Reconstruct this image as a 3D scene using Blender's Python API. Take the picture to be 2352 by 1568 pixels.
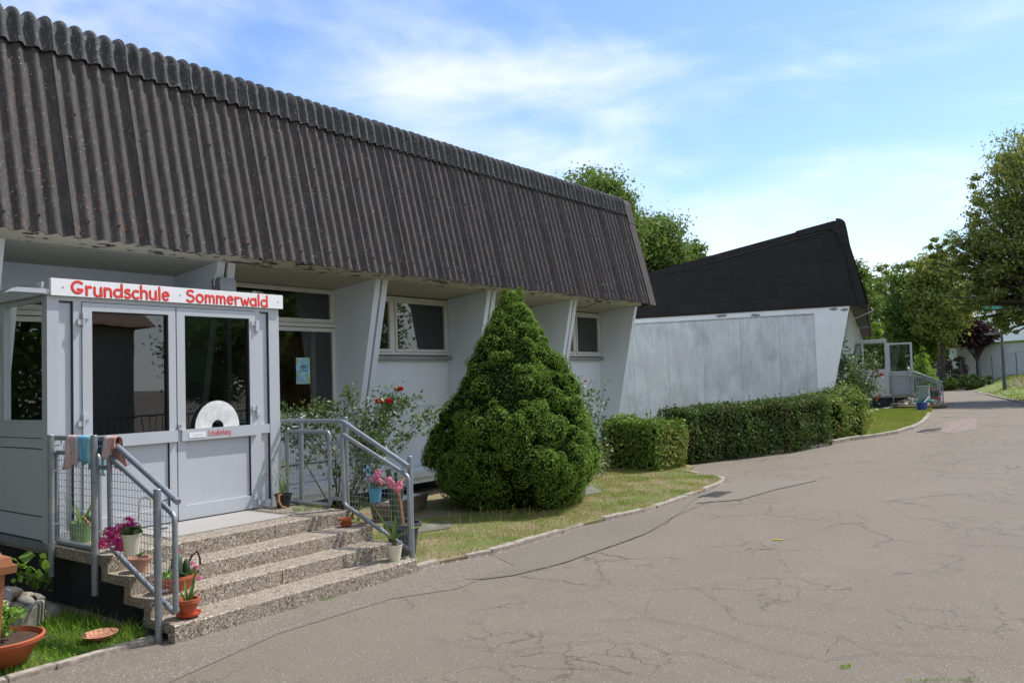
import bpy, bmesh, math, random
import numpy as np
from mathutils import Vector, Matrix
random.seed(7); rng = np.random.default_rng(11)
S = bpy.context.scene; C = S.collection
for o in list(bpy.data.objects): bpy.data.objects.remove(o)
PI = math.pi

# ------------------------------------------------------------ camera
# the photograph measured as 2352 x 1568: X runs along the school front, Y into the building, Z up
PW, PH, FX, EYE = 2352., 1568., 1900., 1.8
def _d(x, y):
    a = np.array([x-PW/2, -(y-PH/2), -FX]); return a/np.linalg.norm(a)
_X = _d(2610, 828); _Y = _d(-1400, 950); _Z = np.cross(_X, _Y); _Z /= np.linalg.norm(_Z); _Y = np.cross(_Z, _X)
RM = np.array([_X, _Y, _Z]); CP = np.array([0, 0, EYE])
def at(px, py, ax='z', val=0.):
    """world point seen at a pixel, on the plane ax = val"""
    r = RM @ np.array([px-PW/2, -(py-PH/2), -FX]); i = 'xyz'.index(ax)
    return CP + (val-CP[i])/r[i]*r
cam = bpy.data.cameras.new('camera'); co = bpy.data.objects.new('camera', cam); C.objects.link(co)
M4 = Matrix([list(RM[0])+[0], list(RM[1])+[0], list(RM[2])+[EYE], [0, 0, 0, 1]]); co.matrix_world = M4
cam.sensor_width = 36; cam.lens = FX/PW*36; cam.clip_start = .05; cam.clip_end = 2000
S.camera = co
S.render.resolution_x = 1024; S.render.resolution_y = 682

# ------------------------------------------------------------ sky and sun
SUN_EL, SUN_AZ = math.radians(58), math.radians(-25)      # azimuth from +X (along the facade), slightly out of the wall
sd = Vector((math.cos(SUN_EL)*math.cos(SUN_AZ), math.cos(SUN_EL)*math.sin(SUN_AZ), math.sin(SUN_EL)))
W = bpy.data.worlds.new('World'); S.world = W; W.use_nodes = True
nt = W.node_tree; nt.nodes.clear(); N = nt.nodes.new; L = nt.links.new
sky = N('ShaderNodeTexSky'); sky.sky_type = 'NISHITA'; sky.sun_disc = False
sky.sun_elevation = SUN_EL; sky.sun_rotation = math.radians(90)-SUN_AZ
sky.air_density = 1.0; sky.dust_density = .6; sky.ozone_density = 1.6; sky.altitude = 200
tc = N('ShaderNodeTexCoord'); mp = N('ShaderNodeMapping'); mp.inputs['Scale'].default_value = (1, 1, 2.6)
mp.inputs['Rotation'].default_value = (0, .35, .5); mp.inputs['Location'].default_value = (.33, .12, .1)
L(tc.outputs['Generated'], mp.inputs['Vector'])
n1 = N('ShaderNodeTexNoise'); n1.inputs['Scale'].default_value = 1.7; n1.inputs['Detail'].default_value = 9; n1.inputs['Roughness'].default_value = .5; n1.inputs['Distortion'].default_value = .55
L(mp.outputs['Vector'], n1.inputs['Vector'])
n2 = N('ShaderNodeTexNoise'); n2.inputs['Scale'].default_value = 5; n2.inputs['Detail'].default_value = 8; n2.inputs['Distortion'].default_value = 1.2
L(mp.outputs['Vector'], n2.inputs['Vector'])
ad = N('ShaderNodeMath'); ad.operation = 'MULTIPLY_ADD'; ad.inputs[1].default_value = .22; L(n2.outputs['Fac'], ad.inputs[0]); L(n1.outputs['Fac'], ad.inputs[2])
# more cloud low over the horizon
sep = N('ShaderNodeSeparateXYZ'); L(tc.outputs['Generated'], sep.inputs[0])
hz = N('ShaderNodeMapRange'); hz.inputs['From Min'].default_value = .0; hz.inputs['From Max'].default_value = .21; hz.inputs['To Min'].default_value = .21; hz.inputs['To Max'].default_value = 0
L(sep.outputs['Z'], hz.inputs['Value'])
ad2 = N('ShaderNodeMath'); ad2.operation = 'ADD'; L(ad.outputs[0], ad2.inputs[0]); L(hz.outputs[0], ad2.inputs[1])
# the broad cloud bank that stands over the roof
bank_dir = Vector(RM @ np.array([-260., 640., -1900.])); bank_dir.normalize()
dt = N('ShaderNodeVectorMath'); dt.operation = 'DOT_PRODUCT'; dt.inputs[1].default_value = bank_dir; L(tc.outputs['Generated'], dt.inputs[0])
bk = N('ShaderNodeMapRange'); bk.inputs['From Min'].default_value = .92; bk.inputs['From Max'].default_value = 1; bk.inputs['To Min'].default_value = -.02; bk.inputs['To Max'].default_value = .13
L(dt.outputs['Value'], bk.inputs['Value'])
ad4 = N('ShaderNodeMath'); ad4.operation = 'ADD'; L(ad2.outputs[0], ad4.inputs[0]); L(bk.outputs[0], ad4.inputs[1])
# cloud added on the unseen yard side of the sky to brighten the facade
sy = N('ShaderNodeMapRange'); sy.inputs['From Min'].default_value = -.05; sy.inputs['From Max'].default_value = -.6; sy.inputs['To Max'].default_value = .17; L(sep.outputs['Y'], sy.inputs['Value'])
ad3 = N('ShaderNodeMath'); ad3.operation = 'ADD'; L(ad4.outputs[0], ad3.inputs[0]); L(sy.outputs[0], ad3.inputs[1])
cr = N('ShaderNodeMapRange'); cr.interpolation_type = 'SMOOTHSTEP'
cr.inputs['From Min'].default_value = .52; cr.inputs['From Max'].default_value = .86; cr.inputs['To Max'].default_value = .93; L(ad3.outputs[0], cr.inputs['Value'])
mx = N('ShaderNodeMix'); mx.data_type = 'RGBA'; L(cr.outputs[0], mx.inputs['Factor'])
gain = N('ShaderNodeMix'); gain.data_type = 'RGBA'; gain.blend_type = 'MULTIPLY'; gain.inputs['Factor'].default_value = 1
L(sky.outputs[0], gain.inputs['A']); gain.inputs['B'].default_value = (1.02, 1.14, 1.36, 1)
L(gain.outputs['Result'], mx.inputs['A']); mx.inputs['B'].default_value = (6.95, 7.15, 7.4, 1)
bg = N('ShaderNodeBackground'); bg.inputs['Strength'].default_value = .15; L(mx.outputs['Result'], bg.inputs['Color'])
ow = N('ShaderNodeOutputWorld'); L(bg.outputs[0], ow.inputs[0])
sl = bpy.data.lights.new('sun', 'SUN'); sl.energy = 4.4; sl.angle = math.radians(.55); sl.color = (1, .955, .89)
so = bpy.data.objects.new('sun', sl); C.objects.link(so); so.rotation_euler = sd.to_track_quat('Z', 'Y').to_euler(); so.location = (0, 0, 30)
S.view_settings.view_transform = 'Standard'; S.view_settings.look = 'None'; S.view_settings.exposure = .2; S.view_settings.gamma = 1
S.cycles.max_bounces = 8; S.cycles.transparent_max_bounces = 16

# ------------------------------------------------------------ materials
def newmat(name):
    m = bpy.data.materials.new(name); m.use_nodes = True; t = m.node_tree
    return m, t, t.nodes['Principled BSDF']
def nd(t, typ, **kw):
    n = t.nodes.new(typ)
    for k, v in kw.items():
        if k in n.inputs: n.inputs[k].default_value = v
        else: setattr(n, k, v)
    return n
def coords(t, space='Object', scale=(1, 1, 1)):
    c = t.nodes.new('ShaderNodeTexCoord'); m = t.nodes.new('ShaderNodeMapping'); m.inputs['Scale'].default_value = scale
    t.links.new(c.outputs[space], m.inputs['Vector']); return m.outputs['Vector']
def noise(t, vec, scale, detail=5, rough=.6, dist=0):
    n = nd(t, 'ShaderNodeTexNoise', Scale=scale, Detail=detail, Roughness=rough, Distortion=dist); t.links.new(vec, n.inputs['Vector']); return n.outputs['Fac']
def ramp(t, fac, lo, hi, a=0., b=1.):
    n = nd(t, 'ShaderNodeMapRange'); n.interpolation_type = 'SMOOTHSTEP'
    n.inputs['From Min'].default_value = lo; n.inputs['From Max'].default_value = hi; n.inputs['To Min'].default_value = a; n.inputs['To Max'].default_value = b
    t.links.new(fac, n.inputs['Value']); return n.outputs[0]
def mixc(t, fac, a, b, mode='MIX'):
    n = nd(t, 'ShaderNodeMix'); n.data_type = 'RGBA'; n.blend_type = mode
    if isinstance(fac, float): n.inputs['Factor'].default_value = fac
    else: t.links.new(fac, n.inputs['Factor'])
    for s, v in (('A', a), ('B', b)):
        if isinstance(v, tuple): n.inputs[s].default_value = (*v[:3], 1)
        else: t.links.new(v, n.inputs[s])
    return n.outputs['Result']
def mul(t, a, b, op='MULTIPLY'):
    n = nd(t, 'ShaderNodeMath'); n.operation = op
    for i, v in enumerate((a, b)):
        if isinstance(v, (int, float)): n.inputs[i].default_value = v
        else: t.links.new(v, n.inputs[i])
    return n.outputs[0]
def bump(t, h, strength=.3, dist=.01):
    n = nd(t, 'ShaderNodeBump', Strength=strength, Distance=dist); t.links.new(h, n.inputs['Height']); return n.outputs['Normal']
def plain(name, col, rough=.6, metal=0., var=.12, scale=6, bmp=0., spec=.5, space='Object', coat=0.):
    m, t, b = newmat(name); v = coords(t, space)
    f = noise(t, v, scale, 6)
    dark = tuple(c*(1-var) for c in col); lite = tuple(min(1, c*(1+var)) for c in col)
    t.links.new(mixc(t, ramp(t, f, .3, .7), dark, lite), b.inputs['Base Color'])
    b.inputs['Roughness'].default_value = rough; b.inputs['Metallic'].default_value = metal; b.inputs['Specular IOR Level'].default_value = spec
    b.inputs['Coat Weight'].default_value = coat
    if bmp: t.links.new(bump(t, noise(t, v, scale*12, 4), bmp, .004), b.inputs['Normal'])
    return m
def leafmat(name, cols, rough=.5, trans=.25, clump=1.2, spec=.35):
    m, t, b = newmat(name); v = coords(t)
    g = t.nodes.new('ShaderNodeNewGeometry')
    c1 = mixc(t, g.outputs['Random Per Island'], cols[0], cols[1])
    c2 = mixc(t, ramp(t, noise(t, v, clump, 3), .42, .62), c1, mixc(t, g.outputs['Random Per Island'], cols[2], cols[1]))
    t.links.new(c2, b.inputs['Base Color']); b.inputs['Roughness'].default_value = rough; b.inputs['Specular IOR Level'].default_value = spec
    tr = t.nodes.new('ShaderNodeBsdfTranslucent'); t.links.new(mixc(t, .6, c2, (1, 1.0, .35), 'MULTIPLY'), tr.inputs['Color'])
    ms = t.nodes.new('ShaderNodeMixShader'); ms.inputs[0].default_value = trans
    t.links.new(b.outputs[0], ms.inputs[1]); t.links.new(tr.outputs[0], ms.inputs[2])
    t.links.new(ms.outputs[0], t.nodes['Material Output'].inputs['Surface'])
    return m
def glassmat(name, tint=(.6, .64, .62), ior=1.75):
    m, t, b = newmat(name)
    tr = t.nodes.new('ShaderNodeBsdfTransparent'); tr.inputs['Color'].default_value = (*tint, 1)
    gl = t.nodes.new('ShaderNodeBsdfGlossy'); gl.inputs['Roughness'].default_value = .012; gl.inputs['Color'].default_value = (.9, .95, .95, 1)
    fr = t.nodes.new('ShaderNodeFresnel'); fr.inputs['IOR'].default_value = ior
    v = coords(t); t.links.new(bump(t, noise(t, v, 1.6, 2), .05, .02), gl.inputs['Normal'])
    ms = t.nodes.new('ShaderNodeMixShader'); t.links.new(fr.outputs[0], ms.inputs[0]); t.links.new(tr.outputs[0], ms.inputs[1]); t.links.new(gl.outputs[0], ms.inputs[2])
    t.links.new(ms.outputs[0], t.nodes['Material Output'].inputs['Surface']); return m

MT = {}
def wall_paint(name, col, streak=.25, rust=False):
    m, t, b = newmat(name); v = coords(t)
    vs = coords(t, 'Object', (6, 6, .5)); s = noise(t, vs, 3.0, 8, .65)
    c = mixc(t, ramp(t, s, .45, .75, 0, streak), col, tuple(x*.6 for x in col))
    c = mixc(t, ramp(t, noise(t, v, 1.3, 5), .4, .7, 0, .12), c, (.42, .44, .40))
    if rust:
        vo = nd(t, 'ShaderNodeTexVoronoi', Scale=2.3); t.links.new(coords(t, 'Object', (1.6, 1.6, .55)), vo.inputs['Vector'])
        r = ramp(t, vo.outputs['Distance'], .02, .085, 1, 0)
        c = mixc(t, mul(t, r, ramp(t, noise(t, v, 2, 2), .5, .62)), c, (.3, .12, .05))
    t.links.new(c, b.inputs['Base Color']); b.inputs['Roughness'].default_value = .55
    t.links.new(bump(t, noise(t, v, 60, 3), .06, .003), b.inputs['Normal']); return m
MT['paint'] = wall_paint('pale_grey_paint', (.68, .73, .77), .12)
MT['paint_rust'] = wall_paint('pale_paint_with_rust_spots', (.88, .88, .86), .1, True)
def stained():
    m, t, b = newmat('stained_render'); v = coords(t)
    vs = coords(t, 'Object', (2.2, 2.2, .35)); s = noise(t, vs, 2.6, 9, .7, .3)
    fine = noise(t, coords(t, 'Object', (14, 14, .9)), 3, 6, .7)
    bl = noise(t, coords(t, 'Object', (1, 1, .8)), 1.1, 7, .65, .8); f = ramp(t, mul(t, mul(t, s, .3), mul(t, mul(t, fine, .3), mul(t, bl, .4), 'ADD'), 'ADD'), .40, .62, .05, .95)
    c = mixc(t, f, (.78, .78, .77), (.49, .49, .48))
    c = mixc(t, ramp(t, noise(t, v, .7, 3), .5, .7, 0, .5), c, (.64, .62, .59))
    vo = nd(t, 'ShaderNodeTexVoronoi', Scale=7.); t.links.new(v, vo.inputs['Vector'])
    c = mixc(t, ramp(t, vo.outputs['Distance'], .03, .08, .5, 0), c, (.72, .74, .76))
    wv = nd(t, 'ShaderNodeTexWave', Scale=.55, Distortion=5., Detail=2.); wv.wave_type = 'RINGS'; t.links.new(v, wv.inputs['Vector'])
    c = mixc(t, mul(t, ramp(t, wv.outputs['Fac'], .88, 1., 0, .35), ramp(t, noise(t, v, .9, 3), .48, .6)), c, (.66, .67, .68))
    t.links.new(c, b.inputs['Base Color']); b.inputs['Roughness'].default_value = .7
    t.links.new(bump(t, fine, .1, .004), b.inputs['Normal']); return m
MT['stained'] = stained()
def roof_mat(name, base, lichen=.5, grey=.35, specks=True):
    m, t, b = newmat(name); v = coords(t)
    vs = coords(t, 'Object', (5, 2, .8)); s = noise(t, vs, 4, 8, .7)
    c = mixc(t, ramp(t, s, .35, .7), tuple(x*.62 for x in base), base)
    c = mixc(t, ramp(t, noise(t, v, 26, 6, .75), .52, .72, 0, grey), c, (.27, .25, .235))
    if specks:
        vo = nd(t, 'ShaderNodeTexVoronoi', Scale=22.); t.links.new(v, vo.inputs['Vector'])
        c = mixc(t, mul(t, ramp(t, vo.outputs['Distance'], .10, .17, 1, 0), ramp(t, noise(t, v, 3, 2), .52, .6)), c, (.40, .40, .38))
        v2 = nd(t, 'ShaderNodeTexVoronoi', Scale=15.); t.links.new(coords(t, 'Object', (1.1, 1.1, .9)), v2.inputs['Vector'])
        sx = nd(t, 'ShaderNodeSeparateXYZ'); t.links.new(v, sx.inputs[0])
        low = ramp(t, sx.outputs['Z'], 3.2, 4.9, 1, .12)
        c = mixc(t, mul(t, mul(t, ramp(t, v2.outputs['Distance'], .12, .26, 1, 0), ramp(t, noise(t, v, 2.2, 4), .5, .62)), mul(t, low, lichen)), c, (.34, .10, .025))
    t.links.new(c, b.inputs['Base Color']); b.inputs['Roughness'].default_value = .85; b.inputs['Specular IOR Level'].default_value = .3
    t.links.new(bump(t, noise(t, v, 70, 5, .7), .35, .006), b.inputs['Normal']); return m
MT['roof'] = roof_mat('fibre_cement_roof', (.092, .082, .077), .8, .5)
MT['ridge'] = roof_mat('weathered_ridge_cap', (.085, .085, .085), .1, .9)
MT['verge'] = roof_mat('verge_board', (.085, .075, .07), .2, .3)
def cladding():
    m, t, b = newmat('dark_gable_boards')
    br = nd(t, 'ShaderNodeTexBrick', Scale=1.); br.offset = .5; br.inputs['Color1'].default_value = (.030, .027, .026, 1); br.inputs['Color2'].default_value = (.034, .031, .029, 1)
    br.inputs['Mortar'].default_value = (.022, .02, .02, 1); br.inputs['Mortar Size'].default_value = .008; br.inputs['Brick Width'].default_value = 1.2; br.inputs['Row Height'].default_value = .3
    c = t.nodes.new('ShaderNodeTexCoord'); s = t.nodes.new('ShaderNodeSeparateXYZ'); k = t.nodes.new('ShaderNodeCombineXYZ')
    t.links.new(c.outputs['Object'], s.inputs[0]); t.links.new(s.outputs['Y'], k.inputs['X']); t.links.new(s.outputs['Z'], k.inputs['Y']); t.links.new(k.outputs[0], br.inputs['Vector'])
    f = noise(t, c.outputs['Object'], 3, 6)
    t.links.new(mixc(t, ramp(t, f, .4, .75, 0, .35), br.outputs['Color'], (.045, .043, .042)), b.inputs['Base Color']); b.inputs['Roughness'].default_value = .9; b.inputs['Specular IOR Level'].default_value = .15
    return m
MT['cladding'] = cladding()
def soffit():
    m, t, b = newmat('cream_soffit_boards'); v = coords(t)
    w = nd(t, 'ShaderNodeTexWave', Scale=2.6); w.bands_direction = 'Y'; w.wave_profile = 'SAW'; t.links.new(v, w.inputs['Vector'])
    l = ramp(t, w.outputs['Fac'], .9, .97)
    c = mixc(t, l, (.38, .365, .29), (.11, .10, .08))
    c = mixc(t, ramp(t, noise(t, coords(t, 'Object', (1, 6, 1)), 3, 5), .45, .7, 0, .4), c, (.30, .30, .25))
    t.links.new(c, b.inputs['Base Color']); b.inputs['Roughness'].default_value = .6
    t.links.new(bump(t, mul(t, l, -1.), .5, .01), b.inputs['Normal']); return m
MT['soffit'] = soffit()
def fascia():
    m, t, b = newmat('peeling_cream_board'); v = coords(t)
    pe = noise(t, coords(t, 'Object', (1, 2, 2)), 5.5, 5, .6)
    big = ramp(t, noise(t, coords(t, 'Object', (1, 1, 1)), .55, 2), .5, .6)
    sx = nd(t, 'ShaderNodeSeparateXYZ'); t.links.new(v, sx.inputs[0])
    edge = ramp(t, sx.outputs['Y'], 8.10, 8.36, .17, -.02)
    k = ramp(t, mul(t, mul(t, pe, edge, 'ADD'), mul(t, big, .06), 'ADD'), .745, .755)
    c = mixc(t, k, (.50, .46, .36), (.035, .037, .03))
    t.links.new(c, b.inputs['Base Color']); b.inputs['Roughness'].default_value = .6; return m
MT['fascia'] = fascia()
MT['alu'] = wall_paint('white_porch_metal', (.48, .505, .54), .10); MT['alu'].node_tree.nodes['Principled BSDF'].inputs['Roughness'].default_value = .38
MT['frame'] = plain('cream_white_window_frame', (.60, .60, .55), .4, 0, .05, 3)
MT['board_white'] = plain('white_sign_board', (.86, .86, .86), .4, 0, .02, 3)
MT['red'] = plain('red_lettering', (.80, .05, .035), .5, 0, .03)
MT['red_edge'] = plain('dark_red_edge', (.55, .03, .02), .5, 0, .03)
MT['red_dark'] = plain('dark_red_lettering', (.62, .04, .05), .5, 0, .03)
MT['grey_text'] = plain('pale_grey_lettering', (.45, .47, .48), .5)
MT['black'] = plain('black_rubber', (.012, .012, .013), .6)
MT['gap'] = plain('dark_gap', (.008, .008, .008), .9)
MT['grey_metal'] = plain('dull_grey_metal', (.25, .26, .27), .5, .3, .1)
MT['glass'] = glassmat('window_glass', (.55, .60, .58), 2.05)
MT['glass_clear'] = glassmat('clear_glass', (.8, .84, .83), 1.6)
def galv():
    m, t, b = newmat('galvanised_steel'); v = coords(t)
    vo = nd(t, 'ShaderNodeTexVoronoi', Scale=60.); t.links.new(v, vo.inputs['Vector'])
    c = mixc(t, vo.outputs['Distance'], (.21, .24, .27), (.34, .37, .40))
    c = mixc(t, ramp(t, noise(t, v, 5, 5), .5, .7, 0, .5), c, (.44, .43, .39))
    t.links.new(c, b.inputs['Base Color']); b.inputs['Metallic'].default_value = .55; b.inputs['Roughness'].default_value = .5; return m
MT['galv'] = galv()
def pebble(name, s1, s2, cement, scale, gap=.16, bs=.8, brown=.3):
    m, t, b = newmat(name); v = coords(t)
    w = nd(t, 'ShaderNodeTexNoise', Scale=14.); t.links.new(v, w.inputs['Vector'])
    vv = nd(t, 'ShaderNodeVectorMath'); vv.operation = 'MULTIPLY_ADD'; t.links.new(w.outputs['Color'], vv.inputs[0]); vv.inputs[1].default_value = (.03, .03, .03); t.links.new(v, vv.inputs[2])
    a = nd(t, 'ShaderNodeTexVoronoi', Scale=scale); a.feature = 'DISTANCE_TO_EDGE'; t.links.new(vv.outputs[0], a.inputs['Vector'])
    c = nd(t, 'ShaderNodeTexVoronoi', Scale=scale); t.links.new(vv.outputs[0], c.inputs['Vector'])
    sp = nd(t, 'ShaderNodeSeparateColor'); t.links.new(c.outputs['Color'], sp.inputs[0])
    col = mixc(t, sp.outputs['Red'], s1, s2)
    col = mixc(t, ramp(t, sp.outputs['Green'], 1-brown, 1-brown+.03), col, (.22, .13, .07))
    col = mixc(t, ramp(t, sp.outputs['Blue'], .84, .88), col, (.66, .60, .50))
    k = ramp(t, a.outputs['Distance'], .0, gap)
    if scale > 100: col = mixc(t, .45, col, s2)
    col = mixc(t, k, cement, col)
    col = mixc(t, ramp(t, noise(t, v, 2.2, 5), .45, .7, 0, .45), col, tuple(x*.55 for x in s1))
    t.links.new(col, b.inputs['Base Color']); b.inputs['Roughness'].default_value = .65
    t.links.new(bump(t, k, bs, .008), b.inputs['Normal']); return m
MT['pebble'] = pebble('exposed_pebble_concrete', (.60, .51, .39), (.32, .26, .19), (.12, .10, .08), 64, .13, .9, .12)
MT['apron'] = pebble('fine_aggregate_paving', (.32, .265, .20), (.185, .155, .12), (.13, .108, .085), 120, .16, .5, .15)
def asphalt(name, base, crack=True, speck=.5):
    m, t, b = newmat(name); v = coords(t)
    f = noise(t, v, 105, 5, .85); g = noise(t, v, .55, 5, .6)
    c = mixc(t, ramp(t, f, .32, .68), tuple(x*.52 for x in base), tuple(x*1.42 for x in base))
    c = mixc(t, ramp(t, g, .38, .66, 0, .5), c, mixc(t, .5, c, (base[0]*.78, base[1]*.76, base[2]*.74)))
    c = mixc(t, ramp(t, noise(t, v, 1.9, 6, .7), .5, .75, 0, .35), c, (base[0]*1.25, base[1]*1.2, base[2]*1.12))
    vo = nd(t, 'ShaderNodeTexVoronoi', Scale=58.); t.links.new(v, vo.inputs['Vector'])
    sp = nd(t, 'ShaderNodeSeparateColor'); t.links.new(vo.outputs['Color'], sp.inputs[0])
    c = mixc(t, mul(t, ramp(t, vo.outputs['Distance'], .18, .3, speck, 0), ramp(t, sp.outputs['Red'], .72, .76)), c, (.62, .60, .56))
    c = mixc(t, mul(t, ramp(t, vo.outputs['Distance'], .18, .3, .7, 0), ramp(t, sp.outputs['Green'], .84, .88)), c, (.05, .045, .04))
    h = f
    if crack:
        w = nd(t, 'ShaderNodeTexNoise', Scale=2.2, Detail=9., Roughness=.78); t.links.new(v, w.inputs['Vector'])
        vv = nd(t, 'ShaderNodeVectorMath'); vv.operation = 'MULTIPLY_ADD'; t.links.new(w.outputs['Color'], vv.inputs[0]); vv.inputs[1].default_value = (.55, .55, 0); t.links.new(v, vv.inputs[2])
        a = nd(t, 'ShaderNodeTexVoronoi', Scale=3.3); a.feature = 'DISTANCE_TO_EDGE'; t.links.new(vv.outputs[0], a.inputs['Vector'])
        k = mul(t, ramp(t, a.outputs['Distance'], .002, .014, .9, 0), ramp(t, noise(t, v, .5, 3), .52, .66))
        a2 = nd(t, 'ShaderNodeTexVoronoi', Scale=.8); a2.feature = 'DISTANCE_TO_EDGE'; t.links.new(vv.outputs[0], a2.inputs['Vector'])
        k2 = mul(t, ramp(t, a2.outputs['Distance'], .0008, .0045, .9, 0), ramp(t, noise(t, v, .33, 3), .47, .60))
        k = mul(t, k, k2, 'MAXIMUM')
        c = mixc(t, mul(t, mul(t, k, ramp(t, noise(t, v, 7, 5), .36, .56, .25, 1)), .75), c, (.05, .042, .034))
        h = mul(t, f, mul(t, k, 1.5), 'SUBTRACT')
    t.links.new(c, b.inputs['Base Color']); b.inputs['Roughness'].default_value = .88; b.inputs['Specular IOR Level'].default_value = .3
    t.links.new(bump(t, h, .7, .008), b.inputs['Normal']); return m
MT['asphalt'] = asphalt('worn_asphalt', (.197, .169, .130), True, .5)
MT['asphalt_patch'] = asphalt('newer_asphalt', (.185, .162, .125), False, .25)
MT['asphalt_pale'] = asphalt('pale_concrete_patch', (.205, .182, .145), False, .2)
MT['crack'] = plain('crack_fill', (.04, .034, .028), .95, 0, .3, 20)
MT['stain_grey'] = asphalt('reddish_asphalt_patch', (.25, .195, .165), False, .2)
def soil(name, a, bcol, g):
    m, t, b = newmat(name); v = coords(t)
    c = mixc(t, ramp(t, noise(t, v, 9, 8, .7), .35, .68), a, bcol)
    c = mixc(t, ramp(t, noise(t, v, 1.3, 5), .42, .6), c, g)
    t.links.new(c, b.inputs['Base Color']); b.inputs['Roughness'].default_value = .95
    t.links.new(bump(t, noise(t, v, 50, 5), .5, .02), b.inputs['Normal']); return m
MT['soil'] = soil('dry_lawn_soil', (.22, .16, .10), (.28, .21, .12), (.14, .16, .05))
MT['soil_lush'] = soil('green_lawn_soil', (.12, .11, .05), (.15, .13, .07), (.08, .13, .03))
MT['lawn_far'] = soil('distant_lawn', (.16, .20, .04), (.22, .23, .07), (.12, .18, .03))
MT['bare_soil'] = plain('potting_soil', (.06, .035, .022), .95, 0, .4, 40, .6)
MT['kerb'] = plain('weathered_kerb_stone', (.33, .285, .235), .9, 0, .3, 18, .5)
MT['slab'] = plain('mossy_slab', (.15, .15, .115), .9, 0, .25, 8, .3)
MT['plinth'] = plain('black_plinth_paint', (.022, .024, .027), .75, 0, .4, 3)
MT['grass'] = leafmat('grass_blades', ((.19, .27, .045), (.32, .35, .09), (.38, .36, .13)), .7, .35, 1.7, .15)
MT['grass_lush'] = leafmat('lush_grass_blades', ((.13, .31, .03), (.26, .43, .06), (.34, .40, .11)), .7, .4, 3, .15)
MT['spruce'] = leafmat('dwarf_spruce_needles', ((.125, .225, .035), (.25, .37, .07), (.09, .18, .03)), .75, .24, 2.2, .12)
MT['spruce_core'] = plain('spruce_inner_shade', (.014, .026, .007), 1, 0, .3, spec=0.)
MT['hedge'] = leafmat('beech_hedge_leaves', ((.10, .19, .03), (.23, .32, .06), (.27, .24, .08)), .6, .3, 1.6, .25)
MT['hedge_dark'] = leafmat('dark_hedge_leaves', ((.055, .11, .022), (.10, .16, .035), (.12, .10, .045)), .6, .28, 1.6, .25)
MT['grass_far'] = leafmat('far_grass_blades', ((.17, .25, .04), (.30, .34, .08), (.36, .33, .12)), .7, .35, .8, .15)
MT['rose_leaf'] = leafmat('rose_leaves', ((.07, .13, .045), (.16, .23, .085), (.10, .17, .04)), .45, .25, 3, .4)
MT['tree_a'] = leafmat('broad_tree_leaves', ((.12, .20, .045), (.23, .31, .08), (.085, .16, .035)), .65, .38, .45, .2)
MT['tree_b'] = leafmat('yellowish_tree_leaves', ((.17, .23, .05), (.37, .39, .11), (.13, .2, .05)), .65, .42, .35, .2)
MT['tree_c'] = leafmat('light_green_tree_leaves', ((.18, .32, .045), (.33, .46, .09), (.18, .30, .04)), .65, .45, .7, .2)
MT['purple'] = leafmat('purple_tree_leaves', ((.035, .012, .018), (.07, .022, .03), (.025, .010, .015)), .5, .25, .6)
MT['dry_shrub'] = leafmat('dry_brown_shrub_leaves', ((.09, .075, .03), (.13, .09, .05), (.07, .045, .03)), .6, .2, .6)
MT['bark'] = plain('tree_bark', (.07, .055, .04), .9, 0, .35, 12, .6)
MT['twig'] = plain('brown_twig', (.085, .06, .035), .8, 0, .3, 12)
MT['terracotta'] = plain('terracotta', (.40, .095, .035), .7, 0, .15, 10)
MT['terracotta_pale'] = plain('pale_terracotta', (.48, .22, .13), .75, 0, .15, 10)
MT['red_plastic'] = plain('red_plastic_saucer', (.50, .07, .025), .4, 0, .08)
MT['cream_pot'] = plain('cream_glaze', (.66, .63, .50), .35, 0, .04)
MT['black_pot'] = plain('black_plastic_pot', (.018, .018, .02), .5)
MT['green_pot'] = plain('translucent_green_pot', (.12, .24, .06), .5, 0, .15)
MT['grey_pot'] = plain('grey_plastic_tub', (.055, .06, .068), .55)
MT['blue_enamel'] = plain('light_blue_enamel', (.06, .33, .52), .4)
MT['blue_bucket'] = plain('blue_plastic', (.02, .06, .32), .45)
MT['green_tray'] = plain('sea_green_plastic', (.05, .30, .20), .5)
MT['magenta'] = plain('magenta_petals', (.55, .012, .20), .6, 0, .35, 30)
MT['pink'] = plain('pink_petals', (.80, .22, .36), .6, 0, .3, 30)
MT['rose_red'] = plain('red_rose_petals', (.55, .008, .012), .55, 0, .3, 30)
MT['succulent'] = leafmat('succulent_leaves', ((.10, .19, .035), (.16, .26, .05), (.20, .20, .06)), .4, .15, 8)
MT['cactus'] = plain('dark_green_cactus', (.035, .07, .028), .6, 0, .3, 20)
MT['yellow_sprig'] = leafmat('yellow_green_sprig', ((.30, .32, .06), (.45, .42, .08), (.2, .25, .05)), .5, .3, 8)
MT['bright_leaf'] = leafmat('bright_leaves', ((.16, .30, .05), (.28, .42, .08), (.12, .25, .04)), .5, .35, 5)
MT['orange_dry'] = plain('withered_stem', (.40, .20, .07), .7)
MT['cloth_pink'] = plain('faded_pink_cloth', (.62, .46, .46), .9, 0, .08, 20)
MT['cloth_salmon'] = plain('salmon_cloth', (.58, .30, .24), .9, 0, .08, 20)
MT['cloth_blue'] = plain('sky_blue_cloth', (.16, .42, .60), .9, 0, .08, 20)
MT['cloth_blue2'] = plain('pale_turquoise_cloth', (.28, .56, .66), .9, 0, .08, 20)
MT['quilt'] = plain('white_quilted_fabric', (.72, .72, .70), .8, 0, .12, 14, .8)
MT['mat_rubber'] = plain('grey_door_mat', (.34, .32, .30), .7, 0, .05, 30)
MT['bin'] = plain('brown_bin_plastic', (.30, .12, .05), .5, 0, .08, 5)
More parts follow.
